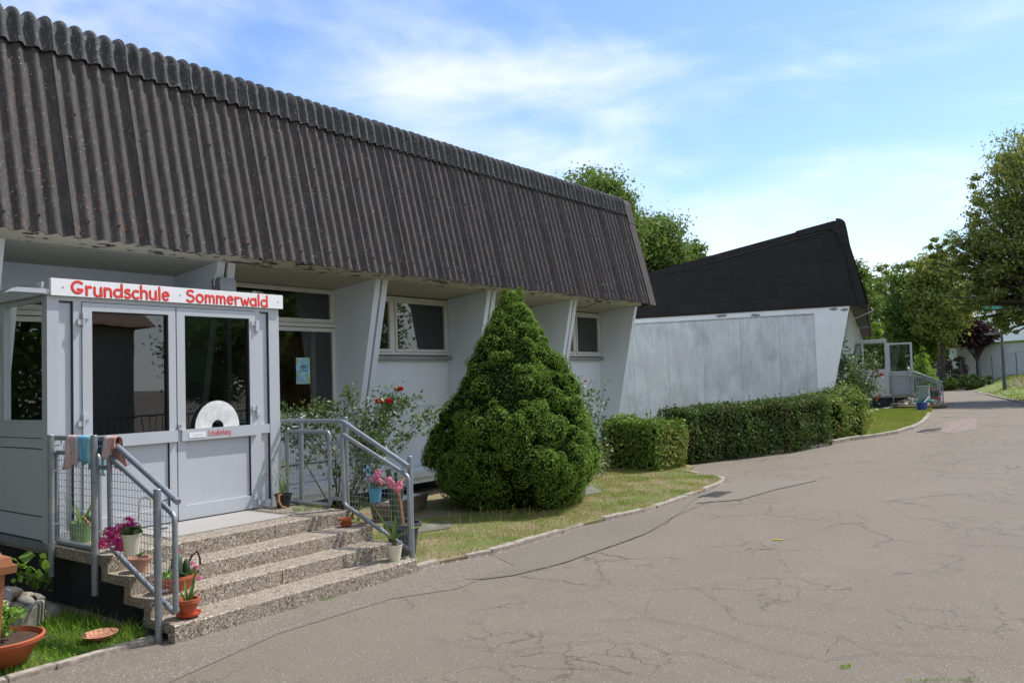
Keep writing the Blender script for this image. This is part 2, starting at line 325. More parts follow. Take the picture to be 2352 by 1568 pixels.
MT['stone_a'] = plain('grey_cobble', (.25, .23, .20), .8, 0, .3, 14, .3)
MT['stone_b'] = plain('tan_cobble', (.36, .30, .22), .8, 0, .3, 14, .3)
MT['stone_c'] = plain('reddish_cobble', (.20, .145, .12), .8, 0, .3, 14, .3)
MT['stone_d'] = plain('dark_wet_cobble', (.10, .11, .10), .6, 0, .3, 14, .3)
MT['planter_conc'] = plain('ribbed_concrete_planter', (.22, .215, .165), .9, 0, .35, 20, .6)
MT['old_wood'] = plain('weathered_wood', (.15, .11, .075), .85, 0, .3, 15, .4)
MT['interior'] = plain('dim_interior', (.16, .15, .13), .9)
MT['door_brown'] = plain('brown_inner_door', (.18, .075, .04), .6)
MT['poster'] = plain('pale_blue_poster', (.30, .55, .66), .6, 0, .35, 6)
MT['poster_edge'] = plain('poster_yellow_green', (.50, .50, .16), .6)
MT['lamp_grey'] = plain('lamp_post_grey', (.09, .105, .12), .5, .2)
MT['white_wall'] = plain('white_garage_wall', (.86, .87, .88), .7, 0, .06, .6)
MT['white_shade'] = plain('pale_grey_garage_wall', (.70, .70, .67), .8, 0, .08, .8)
MT['teal'] = plain('teal_roof_edge', (.06, .30, .24), .5)
MT['tile_red'] = plain('brown_roof_tiles', (.20, .10, .07), .85, 0, .3, 4)
MT['cabinet'] = plain('grey_green_cabinet', (.24, .29, .28), .5)
MT['paper'] = plain('white_plastic', (.80, .80, .78), .5)
MT['yellow'] = plain('yellow_straw', (.72, .50, .03), .5)
MT['iron'] = plain('cast_iron_grate', (.085, .07, .06), .7, .3, .2, 20)
MT['house_wall'] = plain('dark_house_wall', (.42, .37, .30), .9)

# ------------------------------------------------------------ mesh helpers
class MB:
    def __init__(s): s.v = []; s.f = []
    def add(s, vs, fs):
        k = len(s.v); s.v += [tuple(map(float, p)) for p in vs]; s.f += [tuple(k+i for i in f) for f in fs]; return s
    def box(s, x0, x1, y0, y1, z0, z1):
        return s.add([(x0,y0,z0),(x1,y0,z0),(x1,y1,z0),(x0,y1,z0),(x0,y0,z1),(x1,y0,z1),(x1,y1,z1),(x0,y1,z1)],
                     [(0,3,2,1),(4,5,6,7),(0,1,5,4),(1,2,6,5),(2,3,7,6),(3,0,4,7)])
    def prism(s, poly, ax, a, b):
        """poly of 2D points in the plane across axis ax, extruded from a to b"""
        n = len(poly)
        def P(p, w): return {'x': (w, p[0], p[1]), 'y': (p[0], w, p[1]), 'z': (p[0], p[1], w)}[ax]
        vs = [P(p, a) for p in poly]+[P(p, b) for p in poly]
        return s.add(vs, [tuple(range(n))[::-1], tuple(range(n, 2*n))]+[(i, (i+1) % n, n+(i+1) % n, n+i) for i in range(n)])
    def tube(s, pts, r, n=8, cap=True, rs=None):
        pts = [Vector(p) for p in pts]; m = len(pts); k0 = len(s.v); rings = []
        up = Vector((0, 0, 1)); prev = None
        for i, p in enumerate(pts):
            d = (pts[min(i+1, m-1)]-pts[max(i-1, 0)]).normalized()
            if prev is None:
                a = d.cross(up)
                if a.length < .05: a = d.cross(Vector((1, 0, 0)))
                a.normalize()
            else:
                a = (prev-d*prev.dot(d)).normalized()
            prev = a; b = d.cross(a); rr = rs[i] if rs else r
            for j in range(n):
                t = 2*PI*j/n; q = p+(a*math.cos(t)+b*math.sin(t))*rr; s.v.append((q.x, q.y, q.z))
        for i in range(m-1):
            for j in range(n):
                s.f.append((k0+i*n+j, k0+i*n+(j+1) % n, k0+(i+1)*n+(j+1) % n, k0+(i+1)*n+j))
        if cap:
            s.f.append(tuple(k0+j for j in range(n))[::-1]); s.f.append(tuple(k0+(m-1)*n+j for j in range(n)))
        return s
    def lathe(s, c, prof, n=28, sx=1, sy=1):
        k0 = len(s.v); m = len(prof)
        for r, z in prof:
            for j in range(n):
                t = 2*PI*j/n; s.v.append((c[0]+r*sx*math.cos(t), c[1]+r*sy*math.sin(t), c[2]+z))
        for i in range(m-1):
            for j in range(n): s.f.append((k0+i*n+j, k0+i*n+(j+1) % n, k0+(i+1)*n+(j+1) % n, k0+(i+1)*n+j))
        s.f.append(tuple(k0+j for j in range(n))[::-1]); s.f.append(tuple(k0+(m-1)*n+j for j in range(n)))
        return s
    def blob(s, c, r, sub=2, jit=.12, sc=(1, 1, 1), seed=None):
        rr = random.Random(seed) if seed is not None else random
        bm = bmesh.new(); bmesh.ops.create_icosphere(bm, subdivisions=sub, radius=1)
        ph = [rr.uniform(0, 6) for _ in range(6)]
        vs = []
        for v in bm.verts:
            p = v.co; k = 1+jit*(math.sin(3*p.x+ph[0])+math.sin(3*p.y+ph[1])+math.sin(4*p.z+ph[2])+.5*math.sin(7*p.x+5*p.y+ph[3]))/2
            vs.append((c[0]+p.x*k*r*sc[0], c[1]+p.y*k*r*sc[1], c[2]+p.z*k*r*sc[2]))
        fs = [tuple(v.index for v in f.verts) for f in bm.faces]; bm.free(); return s.add(vs, fs)
def finish(me, mat, smooth):
    me.materials.append(MT[mat] if isinstance(mat, str) else mat)
    if smooth:
        me.polygons.foreach_set('use_smooth', [True]*len(me.polygons))
        if smooth != 'all': me.set_sharp_from_angle(angle=math.radians(38))
def worldloc(p):
    l = Vector((0, 0, 0))
    while p is not None: l += p.location; p = p.parent
    return l
def obj(name, mb, mat, parent=None, origin=None, smooth=True, fix=True):
    off = worldloc(parent) if parent is not None else Vector((0, 0, 0))
    org = Vector(origin) if origin is not None else off
    me = bpy.data.meshes.new(name); me.from_pydata([(x-org.x, y-org.y, z-org.z) for x, y, z in mb.v], [], mb.f)
    if fix:
        bm = bmesh.new(); bm.from_mesh(me); bmesh.ops.recalc_face_normals(bm, faces=bm.faces); bm.to_mesh(me); bm.free()
    finish(me, mat, smooth)
    o = bpy.data.objects.new(name, me); C.objects.link(o); o.location = org-off
    if parent is not None: o.parent = parent
    return o
def npobj(name, V, F, mat, parent=None, origin=None, smooth=False):
    """mesh from numpy verts (n,3) and equal-sized faces (m,k)"""
    off = worldloc(parent) if parent is not None else Vector((0, 0, 0))
    org = Vector(origin) if origin is not None else off
    V = V-np.array(org)[None]; m, k = F.shape
    me = bpy.data.meshes.new(name); me.vertices.add(len(V)); me.vertices.foreach_set('co', V.astype(np.float32).ravel())
    me.loops.add(m*k); me.loops.foreach_set('vertex_index', F.astype(np.int32).ravel())
    me.polygons.add(m); me.polygons.foreach_set('loop_start', np.arange(0, m*k, k, dtype=np.int32))
    me.update(calc_edges=True); finish(me, mat, 'all' if smooth else False)
    o = bpy.data.objects.new(name, me); C.objects.link(o); o.location = org-off
    if parent is not None: o.parent = parent
    return o
def tag(o, label=None, cat=None, group=None, kind=None):
    if label: o['label'] = label
    if cat: o['category'] = cat
    if group: o['group'] = group
    if kind: o['kind'] = kind
    return o
def thing(name, loc, label, cat, group=None, rotz=0):
    o = bpy.data.objects.new(name, None); C.objects.link(o); o.location = loc; o.rotation_euler = (0, 0, rotz); o.empty_display_size = .2
    return tag(o, label, cat, group)
def kids(o): return [c for c in bpy.data.objects if c.parent == o]
def dup(o, parent=None):
    c = o.copy(); C.objects.link(c); c.parent = parent
    for ch in kids(o): dup(ch, c)
    return c

# second building stands turned 13.4 degrees and 0.2 m higher
A2 = math.radians(13.36); P2 = Vector((22.63, 5.92, .2)); REF = Vector((0, 8.5, 0))
def T2(p):
    q = Vector(p)-REF; return Vector((P2.x+q.x*math.cos(A2)-q.y*math.sin(A2), P2.y+q.x*math.sin(A2)+q.y*math.cos(A2), P2.z+q.z))
PX2 = 9.51   # building-1 X plus this = local X along building 2
def move2(o, dx=PX2):
    l = o.location.copy(); l.x += dx; o.location = T2(l); o.rotation_euler[2] += A2; return o

# ------------------------------------------------------------ terrain
def ss(t): t = min(max(t, 0), 1); return t*t*(3-2*t)
def gz(x, y):
    z = .2*ss((x-14)/12)
    if x > 42: z += .85*max(ss((x-44)/16)*ss((.20*x-y-3.5)/3.0), ss((x-66)/12))
    return z
def G(px, py):
    z = 0
    for _ in range(40): p = at(px, py, 'z', z); z = .5*z+.5*gz(p[0], p[1])
    return p
def inpoly(x, y, poly):
    c = False; j = len(poly)-1
    for i in range(len(poly)):
        if (poly[i][1] > y) != (poly[j][1] > y) and x < (poly[j][0]-poly[i][0])*(y-poly[i][1])/(poly[j][1]-poly[i][1])+poly[i][0]: c = not c
        j = i
    return c
def densify(poly, step):
    out = []
    for i in range(len(poly)):
        a = poly[i]; b = poly[(i+1) % len(poly)]; n = max(1, int(math.hypot(b[0]-a[0], b[1]-a[1])/step))
        for k in range(n): out.append((a[0]+(b[0]-a[0])*k/n, a[1]+(b[1]-a[1])*k/n))
    return out
def sheet(name, poly, dz, mat, thick=None, step=1.2, parent=None, skirt=0.):
    """polygon draped on the terrain"""
    from mathutils.geometry import delaunay_2d_cdt
    pb = densify([tuple(p[:2]) for p in poly], step); pts = [Vector(p) for p in pb]; n = len(pts)
    xs = [p[0] for p in pb]; ys = [p[1] for p in pb]
    if max(xs) > 14:
        x = min(xs)+step
        while x < max(xs):
            y = min(ys)+step
            while y < max(ys):
                if inpoly(x, y, pb): pts.append(Vector((x, y)))
                y += step
            x += step
    vs, es, fs, *_ = delaunay_2d_cdt(pts, [(i, (i+1) % n) for i in range(n)], [list(range(n))], 1, 1e-4)
    m = MB(); m.v = [(p.x, p.y, gz(p.x, p.y)+dz) for p in vs]; m.f = [tuple(f) for f in fs]
    if skirt:
        k = len(m.v); m.v += [(p[0], p[1], gz(*p)+dz-skirt) for p in pb]
        m2 = [(i, (i+1) % n, k+(i+1) % n, k+i) for i in range(n)]; k1 = len(m.v); m.v += [(p[0], p[1], gz(*p)+dz) for p in pb]
        m.f += [(k1+i, k1+(i+1) % n, k+(i+1) % n, k+i) for i in range(n)]
    o = obj(name, m, mat, parent, smooth=False)
    return o
# base ground, one sheet to the horizon
gx = np.concatenate([np.arange(-60, 14, 6), np.arange(14, 100, 1.5), np.arange(100, 900, 40)]); gy = np.concatenate([np.arange(-500, -30, 40), np.arange(-30, 40, 1.5), np.arange(40, 500, 40)])
GV = np.array([(x, y, gz(x, y)) for x in gx for y in gy]); ny = len(gy)
GF = np.array([(i*ny+j, (i+1)*ny+j, (i+1)*ny+j+1, i*ny+j+1) for i in range(len(gx)-1) for j in range(ny-1)])
tag(npobj('asphalt_ground', GV, GF, 'asphalt'), kind='structure')

def g2(px, py): p = G(px, py); return (p[0], p[1])
# lawns
KERB1 = [(5.80, 5.60)]+[g2(*p) for p in [(1010, 1296), (1130, 1272), (1240, 1240), (1340, 1208), (1480, 1175), (1560, 1150), (1620, 1128), (1655, 1113), (1667, 1105), (1655, 1098), (1610, 1091), (1580, 1085)]]
LAWN1 = KERB1+[(14.9, 6.9), (15.6, 8.2), (15.9, 9.6), (5.78, 9.6)]
tag(sheet('lawn', LAWN1, .035, 'soil', skirt=.05), kind='structure')
KERB2 = [g2(*p) for p in [(1575, 1063), (1620, 1058), (1700, 1052), (1800, 1040), (1880, 1027), (1955, 1012), (2010, 1004), (2060, 996), (2095, 986), (2120, 975), (2133, 963), (2139, 952)]]
LAWN2 = KERB2+[tuple(T2((18.9, 5.62, 0))[:2]), tuple(T2((18.9, 9.4, 0))[:2]), tuple(T2((0, 9.4, 0))[:2]), tuple(T2((0, 15, 0))[:2]), (15.2, 14), (15.2, 8)]
tag(sheet('far_lawn', LAWN2, .035, 'lawn_far', skirt=.05, step=.8), kind='structure')
RE = [g2(*p) for p in [(2183, 885), (2205, 890), (2240, 900), (2262, 906), (2300, 915), (2352, 926), (2420, 940)]]
tag(sheet('roadside_bank', RE+[(30, -12), (70, -30), (220, -40), (220, 42), (110, 24)], .03, 'lawn_far', step=2.2), kind='structure')
tag(sheet('lawn_behind', [g2(2158, 886), (84, 12.4), (84, 60), (40, 60), (34, 14)], .02, 'lawn_far', step=4), kind='structure')
LAWN0 = [(3.27, 5.80), (2.58, 5.80), (2.26, 5.84), (1.2, 6.0), (0, 6.1), (-2, 6.2), (-2, 9.6), (3.27, 9.6)]
tag(sheet('side_lawn', LAWN0, .012, 'soil_lush', skirt=.02), kind='structure')
# aggregate apron, patches, cracks
AP = [(1.2, 5.9), (2.3, 5.78), (3.27, 5.72), (3.3, 5.54), (5.76, 5.54), (5.85, 5.60)]+[g2(*p) for p in [(1010, 1297), (1130, 1273), (1182, 1300), (1050, 1352), (900, 1375), (640, 1455), (392, 1566)]]+[(1.2, 4.5)]
tag(sheet('aggregate_apron', AP, .004, 'apron'), kind='structure')
tag(sheet('asphalt_patch', [g2(*p) for p in [(1130, 1274), (1240, 1242), (1340, 1210), (1480, 1177), (1560, 1152), (1620, 1131), (1590, 1152), (1560, 1180), (1480, 1228), (1300, 1292), (1180, 1322), (1110, 1331), (1060, 1332), (1120, 1318), (1180, 1300)]], .007, 'asphalt_patch'), kind='structure')
tag(sheet('concrete_patch', [g2(*p) for p in [(1622, 1131), (1665, 1112), (1700, 1106), (1880, 1103), (1780, 1125), (1700, 1148), (1600, 1156)]], .010, 'asphalt_pale'), kind='structure')
tag(sheet('reddish_patch', [g2(*p) for p in [(2170, 970), (2245, 958), (2240, 985), (2180, 996), (2160, 990)]], .006, 'stain_grey'), kind='structure')
for q in [[(2150, 976), (2186, 975), (2180, 981), (2148, 982)], [(2128, 989), (2160, 986), (2152, 991), (2122, 995)], [(2160, 954), (2188, 953), (2187, 958), (2158, 958)]]:
    tag(sheet('pale_paving_slab', [g2(*p) for p in q], .008, 'asphalt_pale'), 'pale worn slab let into the path edge beside the round kerb', 'paving slab', 'pale slabs in the path edge')
def crackpath(pts, w, jit, m):
    pts = [Vector((*p, 0)) for p in pts]; out = []
    for a, b in zip(pts[:-1], pts[1:]):
        n = max(2, int((b-a).length/.045)); d = (b-a).normalized(); nn = Vector((-d.y, d.x, 0)); dr = 0
        for k in range(n):
            dr = dr*.8+random.gauss(0, jit); fade = min(k, n-k)/n*2
            out.append(a+(b-a)*k/n+nn*dr*fade)
    out.append(pts[-1])
    for i in range(len(out)-1):
        a, b = out[i], out[i+1]; d = (b-a)
        if d.length < 1e-5: continue
        d.normalize(); nn = Vector((-d.y, d.x, 0)); w1 = w*random.uniform(.35, 1.3); k = len(m.v)
        if i == 0 or True:
            m.v += [tuple(a-nn*w1+Vector((0, 0, gz(a.x, a.y)+.0125))), tuple(a+nn*w1+Vector((0, 0, gz(a.x, a.y)+.0125)))]
        if i: m.f.append((k-2, k-1, k+1, k))
cm = MB()
for pl, w in [([(1085, 1332), (1180, 1322), (1300, 1292), (1480, 1228), (1560, 1182), (1640, 1148)], .006),
              ([(1500, 1322), (1600, 1352), (1690, 1405), (1660, 1392), (1700, 1430), (1790, 1440), (1900, 1465), (1980, 1478), (2090, 1480), (2230, 1475)], .0038),
              ([(1380, 1425), (1470, 1420), (1560, 1432), (1640, 1450), (1760, 1490), (1900, 1518), (2040, 1500), (2352, 1520)], .004),
              ([(1180, 1498), (1300, 1478), (1400, 1470), (1470, 1515), (1600, 1500), (1690, 1530), (1760, 1555), (1800, 1568)], .004),
              ([(1170, 1370), (1260, 1398), (1390, 1380), (1500, 1420)], .0025), ([(1020, 1330), (1100, 1372), (1200, 1368), (1290, 1345)], .0022),
              ([(1440, 1340), (1500, 1370), (1480, 1410), (1560, 1440)], .0022), ([(980, 1470), (1120, 1490), (1300, 1520), (1420, 1560)], .003),
              ([(1500, 1110), (1580, 1100), (1700, 1085), (1900, 1065), (2352, 1035)], .004), ([(2150, 1010), (2240, 1000), (2300, 985), (2352, 992)], .005),
              ([(1740, 1230), (1850, 1250), (2000, 1262), (2200, 1258), (2352, 1262)], .002), ([(1900, 1500), (1930, 1460), (1990, 1490), (2100, 1530), (2200, 1560)], .003),
              ([(1240, 1450), (1330, 1462), (1430, 1450), (1530, 1470), (1610, 1462), (1720, 1480)], .0025), ([(2245, 958), (2215, 975), (2170, 1000), (2130, 1006)], .006)]:
    crackpath([g2(*p) for p in pl], w*(.6 if w > .005 else .5), .011, cm)
tag(obj('ground_crack', cm, 'crack', smooth=False, fix=False), kind='structure')
# kerb stones
def kerb(name, pts, w, h, gap=.012, mean=.6, broken=.0):
    m = MB(); pts = [Vector(p) for p in pts]
    for a, b in zip(pts[:-1], pts[1:]):
        L_ = (b-a).length; n = max(1, round(L_/mean)); d = (b-a).normalized(); nn = Vector((-d.y, d.x))
        for k in range(n):
            p = a+(b-a)*(k/n); q = a+(b-a)*((k+1)/n)-d*gap
            if random.random() < broken: continue
            hh = h+random.uniform(-.012, .008); ww = w*random.uniform(.85, 1.05); j = random.uniform(-.008, .008)
            c = [p-nn*ww*.1+nn*j, q-nn*ww*.1+nn*j, q+nn*ww*.9+nn*j, p+nn*ww*.9+nn*j]; e = .008
            k0 = [(x.x, x.y, gz(x.x, x.y)-.03) for x in c]; ci = [x+(sum((y for y in c), Vector((0, 0)))/4-x).normalized()*e for x in c]
            k1 = [(x.x, x.y, gz(x.x, x.y)+hh-e) for x in c]; k2 = [(x.x, x.y, gz(x.x, x.y)+hh+random.uniform(-.003, .003)) for x in ci]
            m.add(k0+k1+k2, [(0,3,2,1),(8,9,10,11)]+[(i, (i+1) % 4, 4+(i+1) % 4, 4+i) for i in range(4)]+[(4+i, 4+(i+1) % 4, 8+(i+1) % 4, 8+i) for i in range(4)])
    return tag(obj(name, m, 'kerb', smooth=False), kind='structure')
kerb('kerb', KERB1, .09, .045, mean=.4, broken=.10)
kerb('far_kerb', KERB2, .13, .08, mean=.5)
kerb('side_kerb', [(1.3, 5.86), (2.28, 5.74), (2.58, 5.74)], .08, .03, mean=.35)
kerb('side_kerb_long', [(2.56, 5.72), (3.26, 5.73)], .085, .035, mean=.8)
kerb('road_kerb', RE, .12, .06, mean=.9)
# rubble along the kerb where the stone has crumbled
rb_ = MB()
for _ in range(900):
    i = random.randrange(0, 9); t = random.random(); a = KERB1[i]; b = KERB1[i+1]
    x = a[0]+(b[0]-a[0])*t+random.gauss(0, .015); y = a[1]+(b[1]-a[1])*t-random.uniform(.01, .07)
    r = random.uniform(.004, .013); rb_.blob((x, y, gz(x, y)+r*.4), r, 1, .2, (1, 1, .7))
tag(obj('kerb_rubble', rb_, 'kerb', smooth=False), 'crumbled stone chips along the lawn kerb', 'rubble', kind='stuff')

# ------------------------------------------------------------ buildings
ROOF_N = Vector((0, -.971, .237)); EAVE = Vector((0, 8.08, 3.29)); RU = Vector((0, .237, .971)); RLEN = 2.27
PITCH = .1515
def corrugated(x0, x1):
    nseg = 12; n = int((x1-x0)/PITCH*nseg)+1; rows = [0, .012, .6, 1.2, 1.8, RLEN]
    xs = x0+np.arange(n)*PITCH/nseg; ph = 2*PI*(xs-x0)/PITCH; sheetno = np.floor((xs-x0)/PITCH/5+1e-6)
    frac = (xs-x0)/PITCH/5-sheetno
    lift = .019*(1-frac)+.004*np.sin(sheetno*2.3)        # each sheet laps over the next
    off = .0265*np.cos(ph)+lift
    V = []
    for back in (0, -.009):
        for k, r in enumerate(rows):
            base = EAVE+RU*r; j = .010*np.sin(sheetno*1.7) if r < .02 else 0*xs
            V.append(np.stack([xs, base.y+ROOF_N.y*(off+back)-RU.y*j, base.z+ROOF_N.z*(off+back)-RU.z*j], 1))
    V = np.concatenate(V); R = len(rows); F = []
    i = np.arange(n-1)
    for k in range(R-1):
        a = k*n+i; F.append(np.stack([a, a+1, a+1+n, a+n], 1))
        a = (R+k)*n+i; F.append(np.stack([a+n, a+1+n, a+1, a], 1))
    a = i; b = R*n+i; F.append(np.stack([b, b+1, a+1, a], 1))
    return V, np.concatenate(F)
def roof_parts(P, x0, x1, cap_from=None):
    V, F = corrugated(x0, x1)
    m = MB(); m.v = [tuple(p) for p in V]; m.f = [tuple(f) for f in F]
    # screws on the crests
    k = 0; x = x0+PITCH*1
    while x < x1-.1:
        for r in (.17, 1.32):
            if r < 1 or k % 2 == 0:
                c = EAVE+RU*(r+.02*math.sin(k*3))+ROOF_N*.03; c.x = x
                m.tube([c, c+ROOF_N*.03], .011, 6)
        k += 1; x += PITCH*(2 if k % 2 else 3)
    r = obj('roof', m, 'roof', P, smooth=True, fix=False)
    # back slope of the roof
    b = MB(); b.prism([(8.66, 5.44), (20, 3.30), (20, 3.38), (8.70, 5.54)], 'x', x0, x1); obj('back_roof', b, 'verge', P, smooth=False)
    # scalloped ridge caps, five waves a piece
    n = int((x1-x0)/(5*PITCH))
    for k in range(n+1):
        a = x0+k*5*PITCH; e = min(a+5*PITCH+.012, x1)
        if e-a < .1: continue
        seg = 50; xs = np.linspace(a, e, int(seg*(e-a)/(5*PITCH))+1); prof = []
        for s in np.linspace(0, 1, 17):
            if s < .5: t = s/.5; y, z = 8.535+.055*t, 5.205+.225*t; ny_, nz_ = -.971, .237; amp = .026+.012*ss(t*1.3)
            else:
                t = (s-.5)/.5; an = math.radians(14+ (100-14)*t); cy, cz = 8.72, 5.40
                y, z = cy-.133*math.cos(an), cz+.03+.133*math.sin(an); ny_, nz_ = -math.cos(an), math.sin(an); amp = .038*(1-.3*t)
            prof.append((y, z, ny_, nz_, amp))
        VV = []
        for th in (0, 1):
            for (y, z, a1, a2, amp) in prof:
                cc = np.cos(2*PI*(xs-x0)/PITCH); w = np.sign(cc)*np.abs(cc)**.6
                o_ = .038+amp*w+.008*(1-(xs-a)/(5*PITCH))*(1 if th == 0 else 1)-(.01 if th else 0)
                VV.append(np.stack([xs, y+a1*o_, z+a2*o_], 1))
        nn = len(xs); R = len(prof); VV = np.concatenate(VV); i = np.arange(nn-1); F = []
        for q in range(R-1):
            a0 = q*nn+i; F.append(np.stack([a0, a0+1, a0+1+nn, a0+nn], 1)); a0 = (R+q)*nn+i; F.append(np.stack([a0+nn, a0+1+nn, a0+1, a0], 1))
        F.append(np.stack([R*nn+i, R*nn+i+1, i+1, i], 1))
        q = np.arange(R-1)*nn; F.append(np.stack([q, q+nn, q+nn+R*nn, q+R*nn], 1)); q = q+nn-1; F.append(np.stack([q+R*nn, q+nn+R*nn, q+nn, q], 1))
        mm = MB(); mm.v = [tuple(p) for p in VV]; mm.f = [tuple(f) for f in np.concatenate(F)]
        obj('ridge_cap', mm, 'ridge', P, smooth=True, fix=False)
    return r
def verge(P, x0, x1, thick_in=True):
    """folded board closing the roof end, in two lapped lengths"""
    m = MB()
    o1 = EAVE-RU*.03+ROOF_N*.05; o2 = EAVE+RU*(RLEN-.42)+ROOF_N*.05; w = .2
    def strip(a, b, e=0):
        a2, b2 = a-ROOF_N*w, b-ROOF_N*w
        m.add([(x0, a.y, a.z), (x1, a.y, a.z), (x1, b.y, b.z), (x0, b.y, b.z), (x0, a2.y, a2.z), (x1, a2.y, a2.z), (x1, b2.y, b2.z), (x0, b2.y, b2.z)],
              [(0,1,2,3),(4,7,6,5),(0,4,5,1),(1,5,6,2),(2,6,7,3),(3,7,4,0)])
    strip(o1, o2); x0 -= .006; x1 += .01
    o3 = o2-RU*.05+ROOF_N*.008; m2 = MB(); keep = m; 
    pts = []
    top = [(o3.y, o3.z)]
    for t in np.linspace(0, 1, 9):
        an = math.radians(8+92*t); top.append((8.735-.20*math.cos(an), 5.40+.215*math.sin(an)))
    top += [(9.1, 5.535), (9.1, 5.33), (8.8, 5.33), (8.70, 5.2), (o3.y+.19, o3.z-.04)]
    m.prism(top, 'x', x0, x1)
    return obj('verge_board', m, 'verge', P, smooth=True)
FINX = lambda k: 15.71-2.52*k
def fin(P, x, mat='paint'):
    m = MB(); poly = [(8.505, 3.285), (9.125, .43), (9.44, .43), (9.44, 3.22)]
    m.prism(poly, 'x', x, x+.10); return obj('wall_fin', m, mat, P, smooth=False)
def fin_gap(P, x):
    m = MB(); m.prism([(8.545, 3.28), (9.15, .5), (9.44, .5), (9.44, 3.2)], 'x', x+.102, x+.138); obj('joint_gap', m, 'gap', P, smooth=False)
def pane(P, x0, x1, z0, z1, y, mat='glass', name='pane'):
    m = MB(); m.add([(x0, y, z0), (x1, y, z0), (x1, y, z1), (x0, y, z1)], [(0, 1, 2, 3)]); return obj(name, m, mat, P, smooth=False, fix=False)
def ring(m, x0, x1, z0, z1, w, y0, y1):
    m.box(x0, x0+w, y0, y1, z0, z1); m.box(x1-w, x1, y0, y1, z0, z1); m.box(x0+w, x1-w, y0, y1, z0, z0+w); m.box(x0+w, x1-w, y0, y1, z1-w, z1)
def bay_window(P, xa, xb, split=None, z0=2.25, z1=3.18, y=9.42):
    m = MB(); ring(m, xa, xb, z0, z1, .045, y-.035, y+.03)
    xs = [xa+.045]+([split-.04, split+.04] if split else [])+[xb-.045]
    if split: m.box(split-.04, split+.04, y-.03, y+.03, z0+.045, z1-.045)
    wobj = obj('window', m, 'frame', P, smooth=False)
    for a, b in zip(xs[::2], xs[1::2]):
        s = MB(); ring(s, a+.004, b-.004, z0+.05, z1-.05, .038, y-.045, y+.01)
        ring(s, a+.042, b-.042, z0+.088, z1-.088, .006, y-.03, y-.002); obj('sash', s, 'frame', wobj, smooth=False)
        pane(wobj, a+.05, b-.05, z0+.094, z1-.094, y-.01)
    s = MB(); s.box(xa-.05, xb+.05, y-.10, y+.02, z0-.075, z0-.02); obj('sill', s, 'grey_metal', wobj, smooth=False)
    return wobj
def bay(P, xa, xb, kind):
    """between two fins: soffit, wall panel, window"""
    m = MB(); m.prism([(8.52, 3.283), (9.46, 3.195), (9.46, 3.25), (8.52, 3.34)], 'x', xa, xb); obj('soffit', m, 'soffit', P, smooth=False)
    if kind == 'entrance':
        m = MB(); m.box(xa, xb, 9.42, 9.47, 2.75, 3.2); obj('wall_panel', m, 'paint', P, smooth=False)
        m = MB(); m.box(xa, xa+.1, 9.40, 9.46, .5, 2.75); m.box(xb-.1, xb, 9.40, 9.46, .5, 2.75); m.box(xa+.1, xb-.1, 9.40, 9.46, 2.6, 2.75); obj('door_frame', m, 'frame', P, smooth=False)
        return
    if kind == 'tall':
        m = MB(); m.box(xa, xb, 9.42, 9.46, .45, 1.37)
        obj('wall_panel', m, 'paint', P, smooth=False)
        m = MB(); m.box(xa, xb, 9.405, 9.42, .70, .712); obj('panel_joint', m, 'gap', P, smooth=False)
        y = 9.42
        m = MB(); ring(m, xa, xb, 2.70, 3.19, .05, y-.03, y+.03); ring(m, xa+.054, xb-.054, 2.725, 3.16, .03, y-.045, y); w = obj('window', m, 'frame', P, smooth=False); pane(w, xa+.08, xb-.08, 2.75, 3.135, y-.01)
        m = MB(); m.box(xa, xb+.01, y-.06, y+.03, 2.64, 2.69); obj('transom', m, 'frame', w, smooth=False)
        m = MB(); ring(m, xa, xb, 1.38, 2.63, .055, y-.03, y+.03); w = obj('window', m, 'frame', P, smooth=False); pane(w, xa+.05, xb-.05, 1.43, 2.58, y-.01)
        return
    m = MB(); m.box(xa, xb, 9.42, 9.46, 1.412, 2.2); m.box(xa, xb, 9.42, 9.46, .45, 1.40)
    m.box(xa, xb, 9.44, 9.46, 1.39, 1.42)
    obj('wall_panel', m, 'paint', P, smooth=False)
    if kind == 'double': bay_window(P, xa+.01, xb-.01, xa+.95)
    elif kind == 'single': bay_window(P, xa+.01, xb-.01, xb-1.03)
    if kind == 'single' or kind == 'double':
        pass
def sill_beam(P, x0, x1):
    m = MB(); m.prism([(9.14, .40), (9.46, .445), (9.46, .30), (9.14, .30)], 'x', x0, x1); m.box(x0, x1, 9.17, 9.30, .21, .30)
    obj('base_beam', m, 'paint', P, smooth=False)
    m = MB(); m.box(x0, x1, 9.7, 9.8, -.1, .25); obj('plinth', m, 'plinth', P, smooth=False)

# --- first building
B1 = thing('school_building', (3.09, 9.4, 0), 'long pale school building with corrugated dark mansard roof behind the entrance porch', 'school building')
X0, X1 = -4.55, 15.50
roof_parts(B1, X0+5*PITCH*math.floor(.01), X1)
verge(B1, X1, X1+.26)
for k in range(0, 9):
    x = FINX(k); fin(B1, x)
    if k: fin_gap(B1, x); fin(B1, x+.14)
kinds = {0: 'single', 1: 'double', 2: 'double', 3: 'tall', 4: 'entrance', 5: 'tall', 6: 'double', 7: 'double'}
for k in range(0, 8): bay(B1, FINX(k+1)+.242, FINX(k)-.002, kinds[k])
m = MB(); m.prism([(8.13, 3.335), (8.518, 3.278), (8.518, 3.30), (8.13, 3.36)], 'x', X0, X1+.24); obj('eave_board', m, 'fascia', B1, smooth=False)
sill_beam(B1, X0, 15.82)
m = MB()   # gable end walls, floor, back wall, inner lining
prof = [(9.46, .3), (9.46, 3.24), (8.62, 3.34), (8.80, 5.2), (17.8, 3.62), (17.8, .3)]
